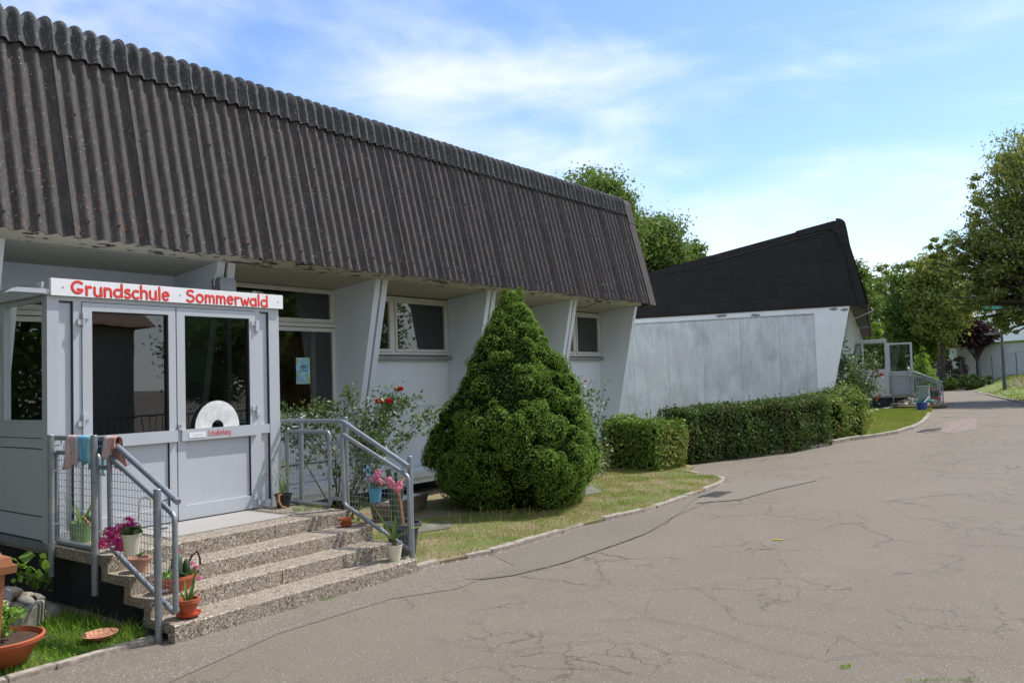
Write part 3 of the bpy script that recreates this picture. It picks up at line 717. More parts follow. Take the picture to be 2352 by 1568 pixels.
m.prism([(9.445, .3), (17.8, .3), (17.8, 3.62), (8.86, 5.26), (8.62, 4.9), (8.35, 3.36), (9.445, 3.25)], 'x', 15.72, 15.80)
m.prism([(9.445, .3), (17.8, .3), (17.8, 3.62), (8.86, 5.26), (8.62, 4.9), (8.35, 3.36), (9.445, 3.25)], 'x', X0+.1, X0+.2)
obj('gable_wall', m, 'paint', B1, smooth=False)
m = MB(); m.box(X0+.2, 15.72, 9.47, 17.7, .35, .44); m.box(X0+.2, 15.72, 14.0, 14.1, .44, 3.4); m.box(X0+.2, 15.72, 9.47, 14, 3.27, 3.33); m.box(5.68, 5.72, 9.47, 14, .44, 3.27); m.box(8.22, 8.26, 9.47, 14, .44, 3.27); m.box(13.27, 13.31, 9.47, 14, .44, 3.27)
obj('interior', m, 'interior', B1, smooth=False)
m = MB(); m.box(X0+.2, 15.72, 17.7, 17.8, .2, 3.6); obj('back_wall', m, 'paint', B1, smooth=False)
# inner brown door with the poster behind the tall window
m = MB(); m.box(6.0, 7.92, 9.70, 9.74, .45, 2.52); d = obj('inner_door', m, 'door_brown', B1, smooth=False); d['label'] = 'brown inner door seen through the tall window'
m = MB(); m.box(7.94, 8.02, 9.68, 9.76, .45, 2.6); obj('inner_jamb', m, 'frame', B1, smooth=False)
t = thing('poster', (7.60, 9.385, 1.83), 'small pale blue poster with yellow edges on the tall window glass', 'poster')
m = MB(); m.box(7.43, 7.67, 9.388, 9.392, 1.83, 2.20); obj('sheet', m, 'poster', t, smooth=False)
m = MB()
for i, (x, z, r) in enumerate([(7.45, 2.17, .025), (7.46, 2.14, .02), (7.65, 2.18, .02), (7.46, 1.99, .022), (7.455, 1.96, .018), (7.63, 1.95, .025), (7.64, 1.91, .028), (7.645, 1.87, .025), (7.65, 1.85, .02), (7.47, 1.845, .02)]):
    m.prism([(x+r*math.cos(a)*(.8 if i % 2 else 1.0), z+r*math.sin(a)) for a in np.linspace(0, 2*PI, 10)[:-1]], 'y', 9.383-i*.0003, 9.3875)
obj('border_picture', m, 'poster_edge', t, smooth=False)
m = MB()
for z, a, b in [(2.085, 7.51, 7.59), (2.062, 7.50, 7.62), (2.037, 7.54, 7.56), (2.012, 7.485, 7.62)]:
    x = a
    while x < b:
        w = random.uniform(.006, .014); m.box(x, x+w, 9.384, 9.387, z-.005*random.uniform(.6, 1.2), z+.004*random.uniform(.6, 1.8)); x += w+.003
obj('lettering', m, 'black', t, smooth=False)
# lightning cable over the roof near the far end
m = MB(); p = [Vector((13.9, 8.62, 5.63)), Vector((13.88, 8.5, 5.3)), Vector((13.83, 8.34, 4.6)), Vector((13.80, 8.10, 3.65)), Vector((13.79, 8.02, 3.33)), Vector((13.72, 8.5, 3.16)), Vector((13.70, 8.9, 3.2))]
m.tube(p, .006, 5); m.tube([(13.55, 8.06, 3.55), (13.80, 8.03, 3.56)], .012, 6); m.box(13.68, 13.74, 8.86, 8.95, 3.17, 3.22)
tag(obj('lightning_cable', m, 'verge', B1, smooth=False))
# flood light box on the fin above the porch
t = thing('wall_light', (5.71, 8.52, 2.93), 'grey flood light box on the fin above the porch sign', 'wall light')
m = MB(); m.prism([(5.61, 2.92), (5.82, 2.92), (5.82, 3.05), (5.79, 3.09), (5.62, 3.09), (5.60, 3.05)], 'y', 8.43, 8.60); obj('housing', m, 'grey_metal', t, smooth=True)
m = MB(); m.tube([(5.66, 8.50, 3.08), (5.63, 8.47, 3.14), (5.58, 8.47, 3.13), (5.575, 8.5, 3.05), (5.60, 8.54, 3.0)], .006, 6); obj('cable', m, 'paint', t)

# --- porch
def porch(suffix_label, opened):
    O = Vector((3.28, 7.49, .52))
    P = thing('entrance_porch', O, suffix_label, 'porch'); Y = 7.49; XA, XB = 3.28, 5.70
    def part(n, m, mat='alu', par=None, **k): return obj(n, m, mat, par or P, smooth=False, **k)
    m = MB()  # front frame: corner posts, jambs, bottom and top rails
    m.box(XA, XA+.10, Y, Y+.10, .52, 2.65); m.box(XB-.13, XB, Y, Y+.10, .52, 2.65)
    m.box(XA+.10, XB-.13, Y, Y+.08, 2.612, 2.65)
    m.box(XA+.222, XA+.292, Y, Y+.08, .52, 2.612); m.box(XB-.308, XB-.248, Y, Y+.08, .52, 2.612)
    m.box(XB-.248, XB-.13, Y+.004, Y+.06, 1.31, 1.405); m.box(XB-.248, XB-.13, Y+.004, Y+.06, .53, .60)
    m.box(XA+.10, XA+.222, Y+.004, Y+.06, .53, .60)
    # far side and near side posts
    for x0, x1 in ((XA, XA+.06), (XB-.06, XB)):
        m.box(x0, x1, 9.28, 9.42, .52, 2.65); m.box(x0, x1, Y+.10, 9.28, .54, .66) if 0 else None
        m.box(x0, x1, Y+.10, 9.28, 1.42, 1.57); m.box(x0, x1, Y+.10, 9.28, 2.61, 2.65)
        m.box(x0, x1, 8.36, 8.44, 1.57, 2.61)
    part('frame', m)
    for q in ((XA+.104, XA+.218, Y+.028, Y+.04, .60, 2.612), (XB-.244, XB-.136, Y+.028, Y+.04, .60, 1.31), (XB-.244, XB-.136, Y+.028, Y+.04, 1.405, 2.612), (XA+.008, XA+.05, Y+.10, 9.28, .54, 1.318), (XB-.05, XB-.008, Y+.10, 9.28, .54, 1.318), (XA+.008, XA+.05, Y+.10, 9.28, 1.328, 1.412), (XB-.05, XB-.008, Y+.10, 9.28, 1.328, 1.412)):
        m = MB(); m.box(*q); part('infill_panel', m)
    m = MB()
    for x in (XA+.219,): m.box(x-.008, x+.002, Y+.012, Y+.03, .60, 2.61)
    m.box(XA+.10, XA+.212, Y+.012, Y+.03, 2.600, 2.610)
    part('seal', m, 'black'); m = MB()
    m.box(XB-.142, XB-.130, Y+.012, Y+.03, 1.405, 2.61); m.box(XB-.142, XB-.130, Y+.012, Y+.03, .60, 1.31); m.box(XB-.248, XB-.13, Y+.012, Y+.03, 2.600, 2.610)
    part('seal', m, 'black'); m = MB()
    m.box(XA+.006, XA+.0085, Y+.10, 9.28, .735, .745)
    for x in (XA+.012,): m.box(x, x+.02, Y+.10, 9.28, 1.318, 1.328); m.box(x, x+.02, Y+.10, 9.28, 1.412, 1.42)
    part('seal', m, 'black')
    m = MB()
    for x in (XA+.03, XB-.03):
        m = MB(); m.add([(x, Y+.10, 1.57), (x, 9.28, 1.57), (x, 9.28, 2.61), (x, Y+.10, 2.61)], [(0, 1, 2, 3)]); part('side_pane', m, 'glass_clear' if x > 4 else 'glass', fix=False)
    m = MB(); m.box(XA-.03, XB+.02, Y-.015, 9.40, 2.655, 2.675); m.box(XA-.03, XA-.01, Y+.03, 9.40, 2.675, 2.77); m.box(XB-.005, XB+.015, Y+.03, 9.40, 2.675, 2.77); part('canopy', m)
    m = MB(); m.box(XA-.012, XB+.012, Y-.01, 9.41, .46, .525); part('floor_slab', m, 'grey_metal')
    # the two door leaves
    for side, (xa, xb) in enumerate(((XA+.296, XA+1.192), (XA+1.204, XB-.312))):
        hx = xa if side == 0 else xb
        D = bpy.data.objects.new('door', None); C.objects.link(D); D.parent = P; D.location = Vector((hx, Y, .52))-O
        y0, y1 = Y-.012, Y+.06
        m = MB(); m.box(xa, xa+.085, y0, y1, .535, 2.605); m.box(xb-.075, xb, y0, y1, .535, 2.605); m.box(xa+.085, xb-.075, y0, y1, 2.53, 2.605); m.box(xa+.085, xb-.075, y0, y1, .535, .67)
        part('leaf_frame', m, par=D)
        m = MB(); m.box(xa+.03, xb-.004, y0-.028, y0-.001, 1.30, 1.41); part('crossbar', m, par=D)
        m = MB(); m.box(xa+.085, xb-.075, y0+.02, y0+.03, .67, 1.32); part('lower_panel', m, par=D)
        m = MB(); e = xb-.075
        m.box(e-.010, e, y0+.006, y0+.02, .67, 1.30); m.box(e-.014, e, y0+.006, y0+.03, 1.41, 2.53); m.box(xa+.085, e-.014, y0+.006, y0+.03, 2.52, 2.53); m.box(xa+.085, xa+.093, y0+.006, y0+.03, 1.41, 2.52)
        part('seal', m, 'black', par=D)
        m = MB(); m.add([(xa+.09, y0+.035, 1.40), (xb-.08, y0+.035, 1.40), (xb-.08, y0+.035, 2.525), (xa+.09, y0+.035, 2.525)], [(0, 1, 2, 3)]); part('pane', m, 'glass', par=D, fix=False)
        for z in (.62, 1.555, 2.455) if side else (.70, 1.555, 2.455):
            m = MB(); s = 1 if side == 0 else -1
            m.tube([(hx, y0-.012, z-.0), (hx, y0-.012, z+.055)], .013, 8); m.tube([(hx-s*.0, y0-.012, z-.058), (hx, y0-.012, z-.003)], .013, 8)
            a, b = sorted((hx, hx+s*.055)); m.box(a, b, y0-.014, y0, z+.002, z+.05); a, b = sorted((hx, hx-s*.045)); m.box(a, b, y0-.014, y0+.012, z-.052, z-.006)
            part('hinge', m, par=D)
        if side:
            m = MB(); m.box(xa-.002, xa+.035, y0-.02, y0-.001, 1.405, 1.47); part('lock_plate', m, 'alu', par=D)
            m = MB(); m.tube([(xa+.016, y0-.03, 1.45), (xa+.016, y0-.02, 1.45)], .009, 10); part('keyhole', m, 'grey_metal', par=D)
        if side == 0 and opened: D.rotation_euler = (0, 0, -math.radians(95))
    return P
PR = porch('white framed glass entrance porch with closed double doors nearest the camera', False)
PR2 = porch('distant white glass porch of the second building with one door standing open', True)
move2(PR2)

# --- lettering made of bent strokes
def arc(cx, cy, r, a0, a1, n=10, ry=None):
    ry = ry or r; return [(cx+r*math.cos(math.radians(a0+(a1-a0)*i/n)), cy+ry*math.sin(math.radians(a0+(a1-a0)*i/n))) for i in range(n+1)]
GL = {   # glyphs: strokes on a unit x-height grid, advance
 'G': ([[(.98, 1.25), *arc(.62, .82, .5, 60, 300, 14, .62)[0:], (1.02, .55), (.62, .60)]], 1.25),
 'S': ([[*arc(.48, 1.08, .33, 35, 250, 10, .30), *arc(.45, .40, .38, 80, -150, 12, .38)]], 1.02),
 'Z': ([[(.1, 1.4), (.8, 1.4), (.1, .0), (.85, .0)]], 1.0),
 'r': ([[(.12, .95), (.16, 0)], [(.15, .55), *arc(.42, .62, .26, 150, 60, 5, .3)]], .74),
 'u': ([[(.12, .95), *arc(.40, .30, .28, 180, 350, 8, .30), (.70, .95)], [(.70, .95), (.74, 0)]], .92),
 'n': ([[(.12, .95), (.14, 0)], [(.14, .5), *arc(.42, .62, .27, 160, 10, 8, .30), (.72, 0)]], .92),
 'd': ([[*arc(.42, .42, .33, 60, 350, 12, .42)], [(.78, 1.45), (.80, 0)]], .98),
 's': ([[*arc(.38, .72, .22, 40, 230, 7, .2), *arc(.36, .26, .26, 80, -150, 8, .26)]], .76),
 'c': ([arc(.44, .45, .33, 55, 310, 12, .45)], .80),
 'h': ([[(.12, 1.48), (.14, 0)], [(.14, .5), *arc(.42, .62, .27, 160, 10, 8, .28), (.70, 0)]], .90),
 'l': ([[(.14, 1.48), (.16, 0)]], .38),
 'e': ([[(.12, .48), (.72, .56), *arc(.42, .48, .31, 20, 310, 14, .46)]], .88),
 'o': ([arc(.44, .46, .34, 90, 450, 18, .46)], .95),
 'm': ([[(.12, .95), (.14, 0)], [(.14, .5), *arc(.36, .66, .20, 160, 10, 6, .26), (.58, .05)], [(.57, .5), *arc(.80, .66, .20, 160, 10, 6, .26), (1.03, 0)]], 1.22),
 'w': ([[(.05, .92), (.30, 0), (.50, .70), (.72, 0), (.95, .95)]], 1.05),
 'a': ([[(.74, .85), *arc(.42, .42, .32, 45, 350, 12, .44)], [(.74, .92), (.78, 0)]], .94),
 'i': ([[(.14, .92), (.15, 0)], [(.13, 1.25), (.14, 1.29)]], .36),
 't': ([[(.3, 1.35), (.32, .1), (.45, .02)], [(.05, .92), (.58, .92)]], .62),
 'g': ([arc(.42, .45, .32, 60, 350, 12, .44), [(.76, .92), (.76, -.2), *arc(.44, -.18, .32, 0, -140, 6, .24)]], .95),
}
def splits(s):
    out = [[s[0]]]
    for i in range(1, len(s)):
        out[-1].append(s[i])
        if i < len(s)-1:
            a = (s[i][0]-s[i-1][0], s[i][1]-s[i-1][1]); b = (s[i+1][0]-s[i][0], s[i+1][1]-s[i][1])
            if a[0]*b[0]+a[1]*b[1] < .65*math.hypot(*a)*math.hypot(*b): out.append([s[i]])
    return out
def write(txt, x0, z0, y, h, x1, r, P, mat, rock=0, edge=None):
    m = MB(); e = MB(); x = x0; xs = (x1-x0)/(h*(sum(GL[c][1] for c in txt)-.2))
    for i, ch in enumerate(txt):
        if ch == ' ': x += .8*h*xs; continue
        st, adv = GL[ch]; dz = rock*math.sin(i*1.9)*h
        for s in [q for s0 in st for q in splits(s0)]:
            p3 = [(x+a*h*xs, y, z0+b*h+dz) for a, b in s]
            for mm, rr, yy in ((m, r, 0), (e, r*1.28, .0012)):
                k = len(mm.v); mm.tube(p3, rr, 8)
                for q in (p3[0], p3[-1]): mm.blob(q, rr, 1, 0)
                mm.v[k:] = [(a, y+yy+(b-y)*.12, c) for a, b, c in mm.v[k:]]
        x += adv*h*xs
    o = obj('lettering', m, mat, P)
    if edge: obj('lettering_edge', e, edge, P)
    return x
SG = thing('school_sign', (3.30, 7.455, 2.652), 'long white board with red writing Grundschule Sommerwald above the near porch doors', 'sign')
m = MB(); m.box(3.30, 5.735, 7.455, 7.487, 2.652, 2.797); m.box(3.30, 5.735, 7.46, 7.52, 2.797, 2.801); obj('board', m, 'board_white', SG, smooth=False)
xe = write('Grundschule', 3.465, 2.668, 7.4525, .081, 4.385, .0098, SG, 'red', rock=.03, edge='red_edge')
xe = write('Sommerwald', 4.572, 2.668, 7.4525, .081, 5.525, .0098, SG, 'red', rock=.03, edge='red_edge')
m = MB()
for x in (3.40, 4.51, 5.67): m.tube([(x, 7.452, 2.727), (x, 7.455, 2.727)], .007, 8)
obj('screw', m, 'grey_metal', SG)
# small flashing at the left of the sign
m = MB(); m.prism([(2.98, 2.665), (3.30, 2.665), (3.30, 2.705), (3.04, 2.705)], 'y', 7.47, 7.60); obj('flashing', m, 'alu', SG, smooth=False)
t = thing('door_sign', (4.60, 7.449, 1.35), 'red word Schulleitung and pale Ziehen sticker on the door crossbar', 'sign')
write('Schulleitung', 4.79, 1.332, 7.4475, .039, 5.05, .0027, t, 'red_dark')
m = MB(); m.box(4.585, 4.765, 7.4465, 7.4495, 1.325, 1.375); obj('sticker', m, 'board_white', t, smooth=False)
write('Ziehen', 4.62, 1.34, 7.4455, .018, 4.735, .0013, t, 'grey_text')
t = thing('emblem_poster', (3.33, 7.9, 1.62), 'faded white poster with a round red emblem behind the left side pane', 'poster')
q0, q1 = at(3, 882, 'x', 3.335), at(62, 945, 'x', 3.335); ec = at(31, 913, 'x', 3.325)
m = MB(); m.box(3.335, 3.338, q1[1], q0[1], q1[2], q0[2]); obj('sheet', m, 'white_shade', t, smooth=False)
m = MB(); n = 40; rad = (q0[2]-q1[2])*.42
m.add([(3.332, ec[1]+r*math.cos(2*PI*i/n), ec[2]+r*math.sin(2*PI*i/n)) for r in (rad, rad*.8) for i in range(n)], [(i, (i+1) % n, n+(i+1) % n, n+i) for i in range(n)]); obj('emblem_ring', m, 'red_edge', t, smooth=False, fix=False)
m = MB()
for dy, dz, r in ((-.3, .15, .3), (.3, .1, .28), (0, -.3, .32), (.05, .4, .2)): m.add([(3.3315-.0002*r, ec[1]+rad*(dy+r*math.cos(2*PI*i/14)*(.7 if i % 2 else 1)), ec[2]+rad*(dz+r*math.sin(2*PI*i/14)*(.7 if i % 3 else 1))) for i in range(14)], [tuple(range(14))])
obj('emblem_picture', m, 'grey_metal', t, smooth=False, fix=False)
# quilted half ring behind the door glass
m = MB(); n = 28; V_ = []
for j, rr in enumerate((.068, .11, .17, .235, .252)):
    for i in range(n+1):
        a = PI*i/n; b = .0035*math.sin(a*13+j*2)*(1 if 0 < j < 4 else .2)
        V_.append((4.917+rr*1.0*math.cos(a), 7.471-b*.4-(.002 if 0 < j < 4 else 0), 1.412+rr*1.06*math.sin(a)))
m.add(V_, [(j*(n+1)+i, j*(n+1)+i+1, (j+1)*(n+1)+i+1, (j+1)*(n+1)+i) for j in range(4) for i in range(n)])
V2 = [(x, 7.4765, z) for x, y, z in V_]; m.add(V2, [((j+1)*(n+1)+i, (j+1)*(n+1)+i+1, j*(n+1)+i+1, j*(n+1)+i) for j in range(4) for i in range(n)])
q = 5*(n+1)
m.f += [(i, i+1, q+i+1, q+i) for i in range(n)]+[(q+4*(n+1)+i, q+4*(n+1)+i+1, 4*(n+1)+i+1, 4*(n+1)+i) for i in range(n)]
tag(obj('door_draught_cushion', m, 'quilt', origin=(4.935, 7.46, 1.41), fix=False), 'white quilted half ring standing on the door crossbar against the glass', 'cushion')

# --- steps and landing
def steps():
    P = thing('entrance_steps', (3.28, 5.54, 0), 'broad pebble concrete steps and landing before the near porch', 'steps')
    ys = [5.54, 5.86, 6.14, 6.48]; R = .13; XA, XB = 3.28, 5.76
    cuts = {0: [4.9], 1: [4.45], 2: [3.98, 5.0], 3: [4.85]}
    for i in range(3):
        m = MB(); e = .008
        z1 = R*(i+1); z0 = max(z1-R, .001); y0, y1 = ys[i], ys[i+1]+.10
        m.prism([(y0, z0), (y0, z1-e), (y0+e, z1), (y1, z1), (y1, z1-.07), (y0+.09, z1-.07), (y0+.09, z0)], 'x', XA, XB)
        obj('step', m, 'pebble', P, smooth=False)
    m = MB(); z1 = .52; y0 = 6.48; e = .008
    m.prism([(y0, z1-R), (y0, z1-e), (y0+e, z1), (7.60, z1), (7.60, z1-.09), (y0+.10, z1-.09), (y0+.10, z1-R)], 'x', XA, XB+.02)
    m.box(XA, 3.36, 7.60, 9.44, .43, .515)
    obj('landing', m, 'pebble', P, smooth=False)
    m = MB(); m.prism([(5.60, 0), (5.60, .05), (5.95, .05), (5.95, .17), (6.25, .17), (6.25, .30), (6.6, .30), (6.6, .425), (7.58, .425), (7.58, 0)], 'x', XA+.10, XB-.10); m.box(XA+.09, XA+.13, 7.58, 9.6, 0, .43); m.box(XB-.10, XB-.05, 7.58, 9.6, 0, .43)
    obj('plinth', m, 'plinth', P, smooth=False)
    m = MB()
    for x in cuts[3]: m.box(x, x+.006, 6.478, 6.482, .40, .515)
    for x in cuts[1]: m.box(x, x+.005, 5.858, 5.862, .14, .255)
    obj('joint', m, 'gap', P, smooth=False)
    return P
ST = steps(); ST2 = dup(ST); move2(ST2); ST2['label'] = 'distant pebble concrete steps before the second building porch'
m = MB(); m.box(3.95, 5.22, 6.75, 7.44, .5215, .529); tag(obj('door_mat', m, 'mat_rubber', origin=(4.6, 7.1, .52), smooth=False), 'flat grey mat let into the landing before the porch doors', 'door mat')

# --- railings
def clipline(poly, axis, val):
    out = []
    for i in range(len(poly)):
        a, b = poly[i], poly[(i+1) % len(poly)]; o = 1-axis
        if (a[axis]-val)*(b[axis]-val) < 0: out.append(a[o]+(b[o]-a[o])*(val-a[axis])/(b[axis]-a[axis]))
    return sorted(out)[:2] if len(out) >= 2 else None
def infill(P, x, poly, rad=.045):
    """bent tube frame (corners rounded) with woven wire, at plane X = x"""
    m = MB(); n = len(poly); pts = []
    for i in range(n):
        p = Vector(poly[i]); a = (Vector(poly[i-1])-p).normalized(); b = (Vector(poly[(i+1) % n])-p).normalized()
        A, B = p+a*rad, p+b*rad
        for t in (0, .25, .5, .75, 1): q = A*(1-t)**2+p*2*t*(1-t)+B*t*t; pts.append((x, q.x, q.y))
    pts.append(pts[0]); pts.append(pts[1]); m.tube(pts, .0205, 10, False); fr = obj('infill_frame', m, 'galv', P)
    w = MB(); ysr = [p[0] for p in poly]; zs = [p[1] for p in poly]
    y = min(ysr)+.03; k = 0
    while y < max(ysr)-.01:
        c = clipline(poly, 0, y)
        if c: 
            L_ = int((c[1]-c[0])/.03)+2; w.tube([(x+.0025*(1 if (j+k) % 2 else -1), y, c[0]+(c[1]-c[0])*j/(L_-1)) for j in range(L_)], .0021, 4, False)
        y += .043; k += 1
    z = min(zs)+.03
    while z < max(zs)-.01:
        c = clipline(poly, 1, z)
        if c: w.tube([(x, c[0], z), (x, c[1], z)], .0021, 4, False)
        z += .055
    obj('wire_mesh', w, 'galv', fr)
def railing(left):
    if left:
        P = thing('stair_railing', (3.25, 5.69, 0), 'galvanised railing left of the near steps with cloths on it', 'railing', 'stair railings'); xp, xi, xh = 3.25, 3.325, 3.335
        posts = [(7.36, .27, 1.455), (6.62, .21, 1.462), (5.70, 0, 1.09)]
        f1 = [(6.70, .545), (7.43, .545), (7.43, 1.30), (6.70, 1.30)]; f2 = [(5.60, .19), (6.52, .585), (6.53, 1.295), (5.60, .895)]
    else:
        P = thing('stair_railing', (5.80, 5.67, 0), 'galvanised railing right of the near steps beside the rose bush', 'railing', 'stair railings'); xp, xi, xh = 5.825, 5.765, 5.755
        posts = [(7.30, .35, 1.465), (6.58, .30, 1.468), (5.67, 0, 1.092)]
        f1 = [(6.77, .55), (7.47, .55), (7.47, 1.315), (6.77, 1.315)]; f2 = [(5.63, .20), (6.555, .575), (6.575, 1.30), (5.635, .905)]
    for y, z0, z1 in posts:
        m = MB(); m.tube([(xp, y, z0), (xp, y, z1-.004), (xp, y, z1)], .026, 14, rs=[.0265, .0265, .023]); obj('post', m, 'galv', P)
    m = MB(); pts = [(xh, 7.52 if not left else 7.49, 1.422)]
    for t in (0, .25, .5, .75, 1):
        a, k, b = Vector((xh, 6.60, 1.427)), Vector((xh, 6.545, 1.427)), Vector((xh, 6.50, 1.405)); pts.append(a*(1-t)**2+k*2*t*(1-t)+b*t*t)
    pts.append((xh, 5.57 if left else 5.62, .992 if left else 1.0)); m.tube(pts, .0235, 14); obj('handrail', m, 'galv', P)
    infill(P, xi, f1); infill(P, xi, f2)
    m = MB(); s = -1 if left else 1
    for y, z in ((7.36, 1.36), (6.62, 1.37), (5.70, 1.0)):
        m = MB(); m.tube([(xp, y, z), (xh, y, z), (xh, y, z+.04)], .006, 6); obj('bracket', m, 'galv', P)
    for z in (.63, 1.20): m = MB(); m.box(xi-.004, xi+.004, 6.55, 6.78, z-.018, z+.018); obj('joining_plate', m, 'galv', P)
    for y, z in ((7.36, .7), (7.36, 1.15), (6.62, .7), (6.62, 1.15), (5.70, .35), (5.70, .8)): m = MB(); a, b = sorted((xp, xi)); m.box(a, b, y-.012, y+.012, z-.006, z+.006); obj('clamp', m, 'galv', P)
    return P
RL = railing(True); RR = railing(False)
R2 = dup(RL); move2(R2); R2['label'] = 'distant near-side railing of the steps to the second building'
R3 = dup(RR); move2(R3); R3['label'] = 'distant far-side railing of the steps to the second building'

# --- second building
B2 = thing('school_building', P2, 'second school building with black gable and stained pale end wall behind the hedges', 'school building', rotz=A2)
class Shift:   # geometry of building 2 is written in building-1 coordinates: origin (0, 8.5, 0)
    pass
B2.rotation_euler[2] = 0; B2.location = REF.copy()
LEN = 25.2
roof_parts(B2, .24, LEN)
m = MB()   # dark gable cladding
prof = [(8.16, 3.20), (8.58, 4.98), (8.64, 5.22), (8.80, 5.36), (20.0, 3.28), (20.0, 3.20), (8.5, 3.255)]
m.prism([(8.14, 3.22), (8.50, 4.95), (8.57, 5.34), (8.74, 5.46), (20, 3.33), (20, 3.24), (8.51, 3.262)], 'x', -.03, .10); obj('gable_cladding', m, 'cladding', B2, smooth=False)
m = MB()
poly = [(8.10, 3.19), (8.46, 4.95), (8.52, 5.32), (8.60, 5.45), (8.74, 5.50), (20, 3.37), (20, 3.21), (8.80, 5.30), (8.72, 5.20), (8.30, 3.19)]
m.prism([(8.08, 3.17), (8.44, 4.95), (8.60, 4.95), (8.27, 3.17)], 'x', -.07, .24); m.prism([(8.76, 5.51), (20, 3.39), (20, 3.20), (8.76, 5.32)], 'x', -.05, .24)
obj('verge_board', m, 'cladding', B2, smooth=False)
m = MB(); m.prism([(8.42, 4.86), (8.49, 5.32), (8.55, 5.45), (8.65, 5.515), (8.80, 5.525), (9.75, 5.345), (9.75, 5.20), (8.88, 5.33), (8.72, 5.18), (8.63, 4.88)], 'x', -.085, .25); obj('verge_corner', m, 'cladding', B2, smooth=False)
m = MB()
m.prism([(9.0, 5.285), (13.0, 4.53), (13.0, 4.518), (9.0, 5.270)], 'x', -.076, -.07)
obj('verge_flashing', m, 'ridge', B2, smooth=False)
m = MB(); m.prism([(8.505, 3.262), (9.14, .43), (9.385, .43), (9.385, 3.12), (20, 3.12), (20, 3.24)], 'x', 0, .12); obj('gable_frame', m, 'paint_rust', B2, smooth=False)
m = MB(); m.box(.03, .08, 9.387, 20, .30, 3.118); obj('gable_panel', m, 'stained', B2, smooth=False)
m = MB()
for y in np.arange(10.3, 20, 1.02): m.box(.0275, .0305, y, y+.006, .3, 3.1)
m.box(.022, .03, 9.387, 20, 3.085, 3.095)
obj('panel_joint', m, 'grey_metal', B2, smooth=False)
m = MB(); m.box(.0, .12, 9.0, 20, .12, .30); obj('plinth', m, 'plinth', B2, smooth=False)
m = MB(); pm = [(8.62, 3.17), (8.9, 3.2), (10.9, 3.16), (11.8, 3.19), (15.2, 3.16), (15.7, 3.18)]
for i, (y, z) in enumerate(pm):
    w = random.uniform(.06, .22); m.prism([(y+w*math.cos(a)*random.uniform(.6, 1), z+.05*math.sin(a)*random.uniform(.6, 1)) for a in np.linspace(0, 2*PI, 12)[:-1]], 'x', -.004, -.001)
obj('peeled_patch', m, 'grey_metal', B2, smooth=False)
for k in range(0, 11):
    x = 2.52*k
    if k: fin_gap(B2, x-.14); fin(B2, x-.24)
    fin(B2, x if k else .125)
    if k < 10: bay(B2, x+.102 if k else .23, x+2.52-.242, 'entrance' if k == 5 else 'double')
m = MB(); m.prism([(8.13, 3.335), (8.518, 3.278), (8.518, 3.30), (8.13, 3.36)], 'x', .24, LEN); obj('eave_board', m, 'verge', B2, smooth=False)
sill_beam(B2, .12, LEN)
m = MB(); m.box(.2, LEN, 9.47, 19, .35, .44); m.box(.2, LEN, 14, 14.1, .44, 3.3); m.box(.2, LEN, 9.47, 14, 3.27, 3.33); obj('interior', m, 'interior', B2, smooth=False)
m = MB(); m.prism([(9.445, .3), (19.9, .3), (19.9, 3.3), (8.86, 5.26), (8.62, 4.9), (8.35, 3.36), (9.445, 3.25)], 'x', LEN-.1, LEN); m.box(.1, LEN, 19.8, 19.9, .2, 3.3); obj('back_wall', m, 'paint', B2, smooth=False)
m = MB(); m.tube([(.35, 8.95, 5.4), (.35, 8.95, 5.78)], .004, 5); obj('lightning_rod', m, 'grey_metal', B2)
m = MB(); m.tube([(2.6, 8.0, 3.35), (2.6, 7.92, 3.28), (2.6, 8.6, 3.0)], .012, 6); obj('cable', m, 'paint', B2)
B2.location = P2; B2.rotation_euler[2] = A2

# ------------------------------------------------------------ plants
def leaves(P, Nrm=None, size=.03, asp=.55, spread=.55, droop=0., fold=.25, var=.35):
    """diamond leaves at points P, facing roughly along Nrm where given: returns V, F"""
    n = len(P); nn = rng.normal(size=(n, 3))
    if Nrm is not None: nn = nn*spread+Nrm/(np.linalg.norm(Nrm, axis=1)[:, None]+1e-9)
    nn /= np.linalg.norm(nn, axis=1)[:, None]; r = rng.normal(size=(n, 3)); r[:, 2] -= droop
    d = np.cross(nn, r); d /= np.linalg.norm(d, axis=1)[:, None]+1e-9; s = np.cross(nn, d)
    L_ = (size*(1+var*rng.normal(size=n)).clip(.4, 2))[:, None]
    a = P-d*L_*.5; b = P+s*L_*asp*.5+nn*L_*fold*.3; c = P+d*L_*.5; e = P-s*L_*asp*.5+nn*L_*fold*.3
    V = np.stack([a, b, c, e], 1).reshape(-1, 3); F = np.arange(4*n).reshape(n, 4)
    return V, F
def sphere_pts(n):
    v = rng.normal(size=(n, 3)); return v/np.linalg.norm(v, axis=1)[:, None]

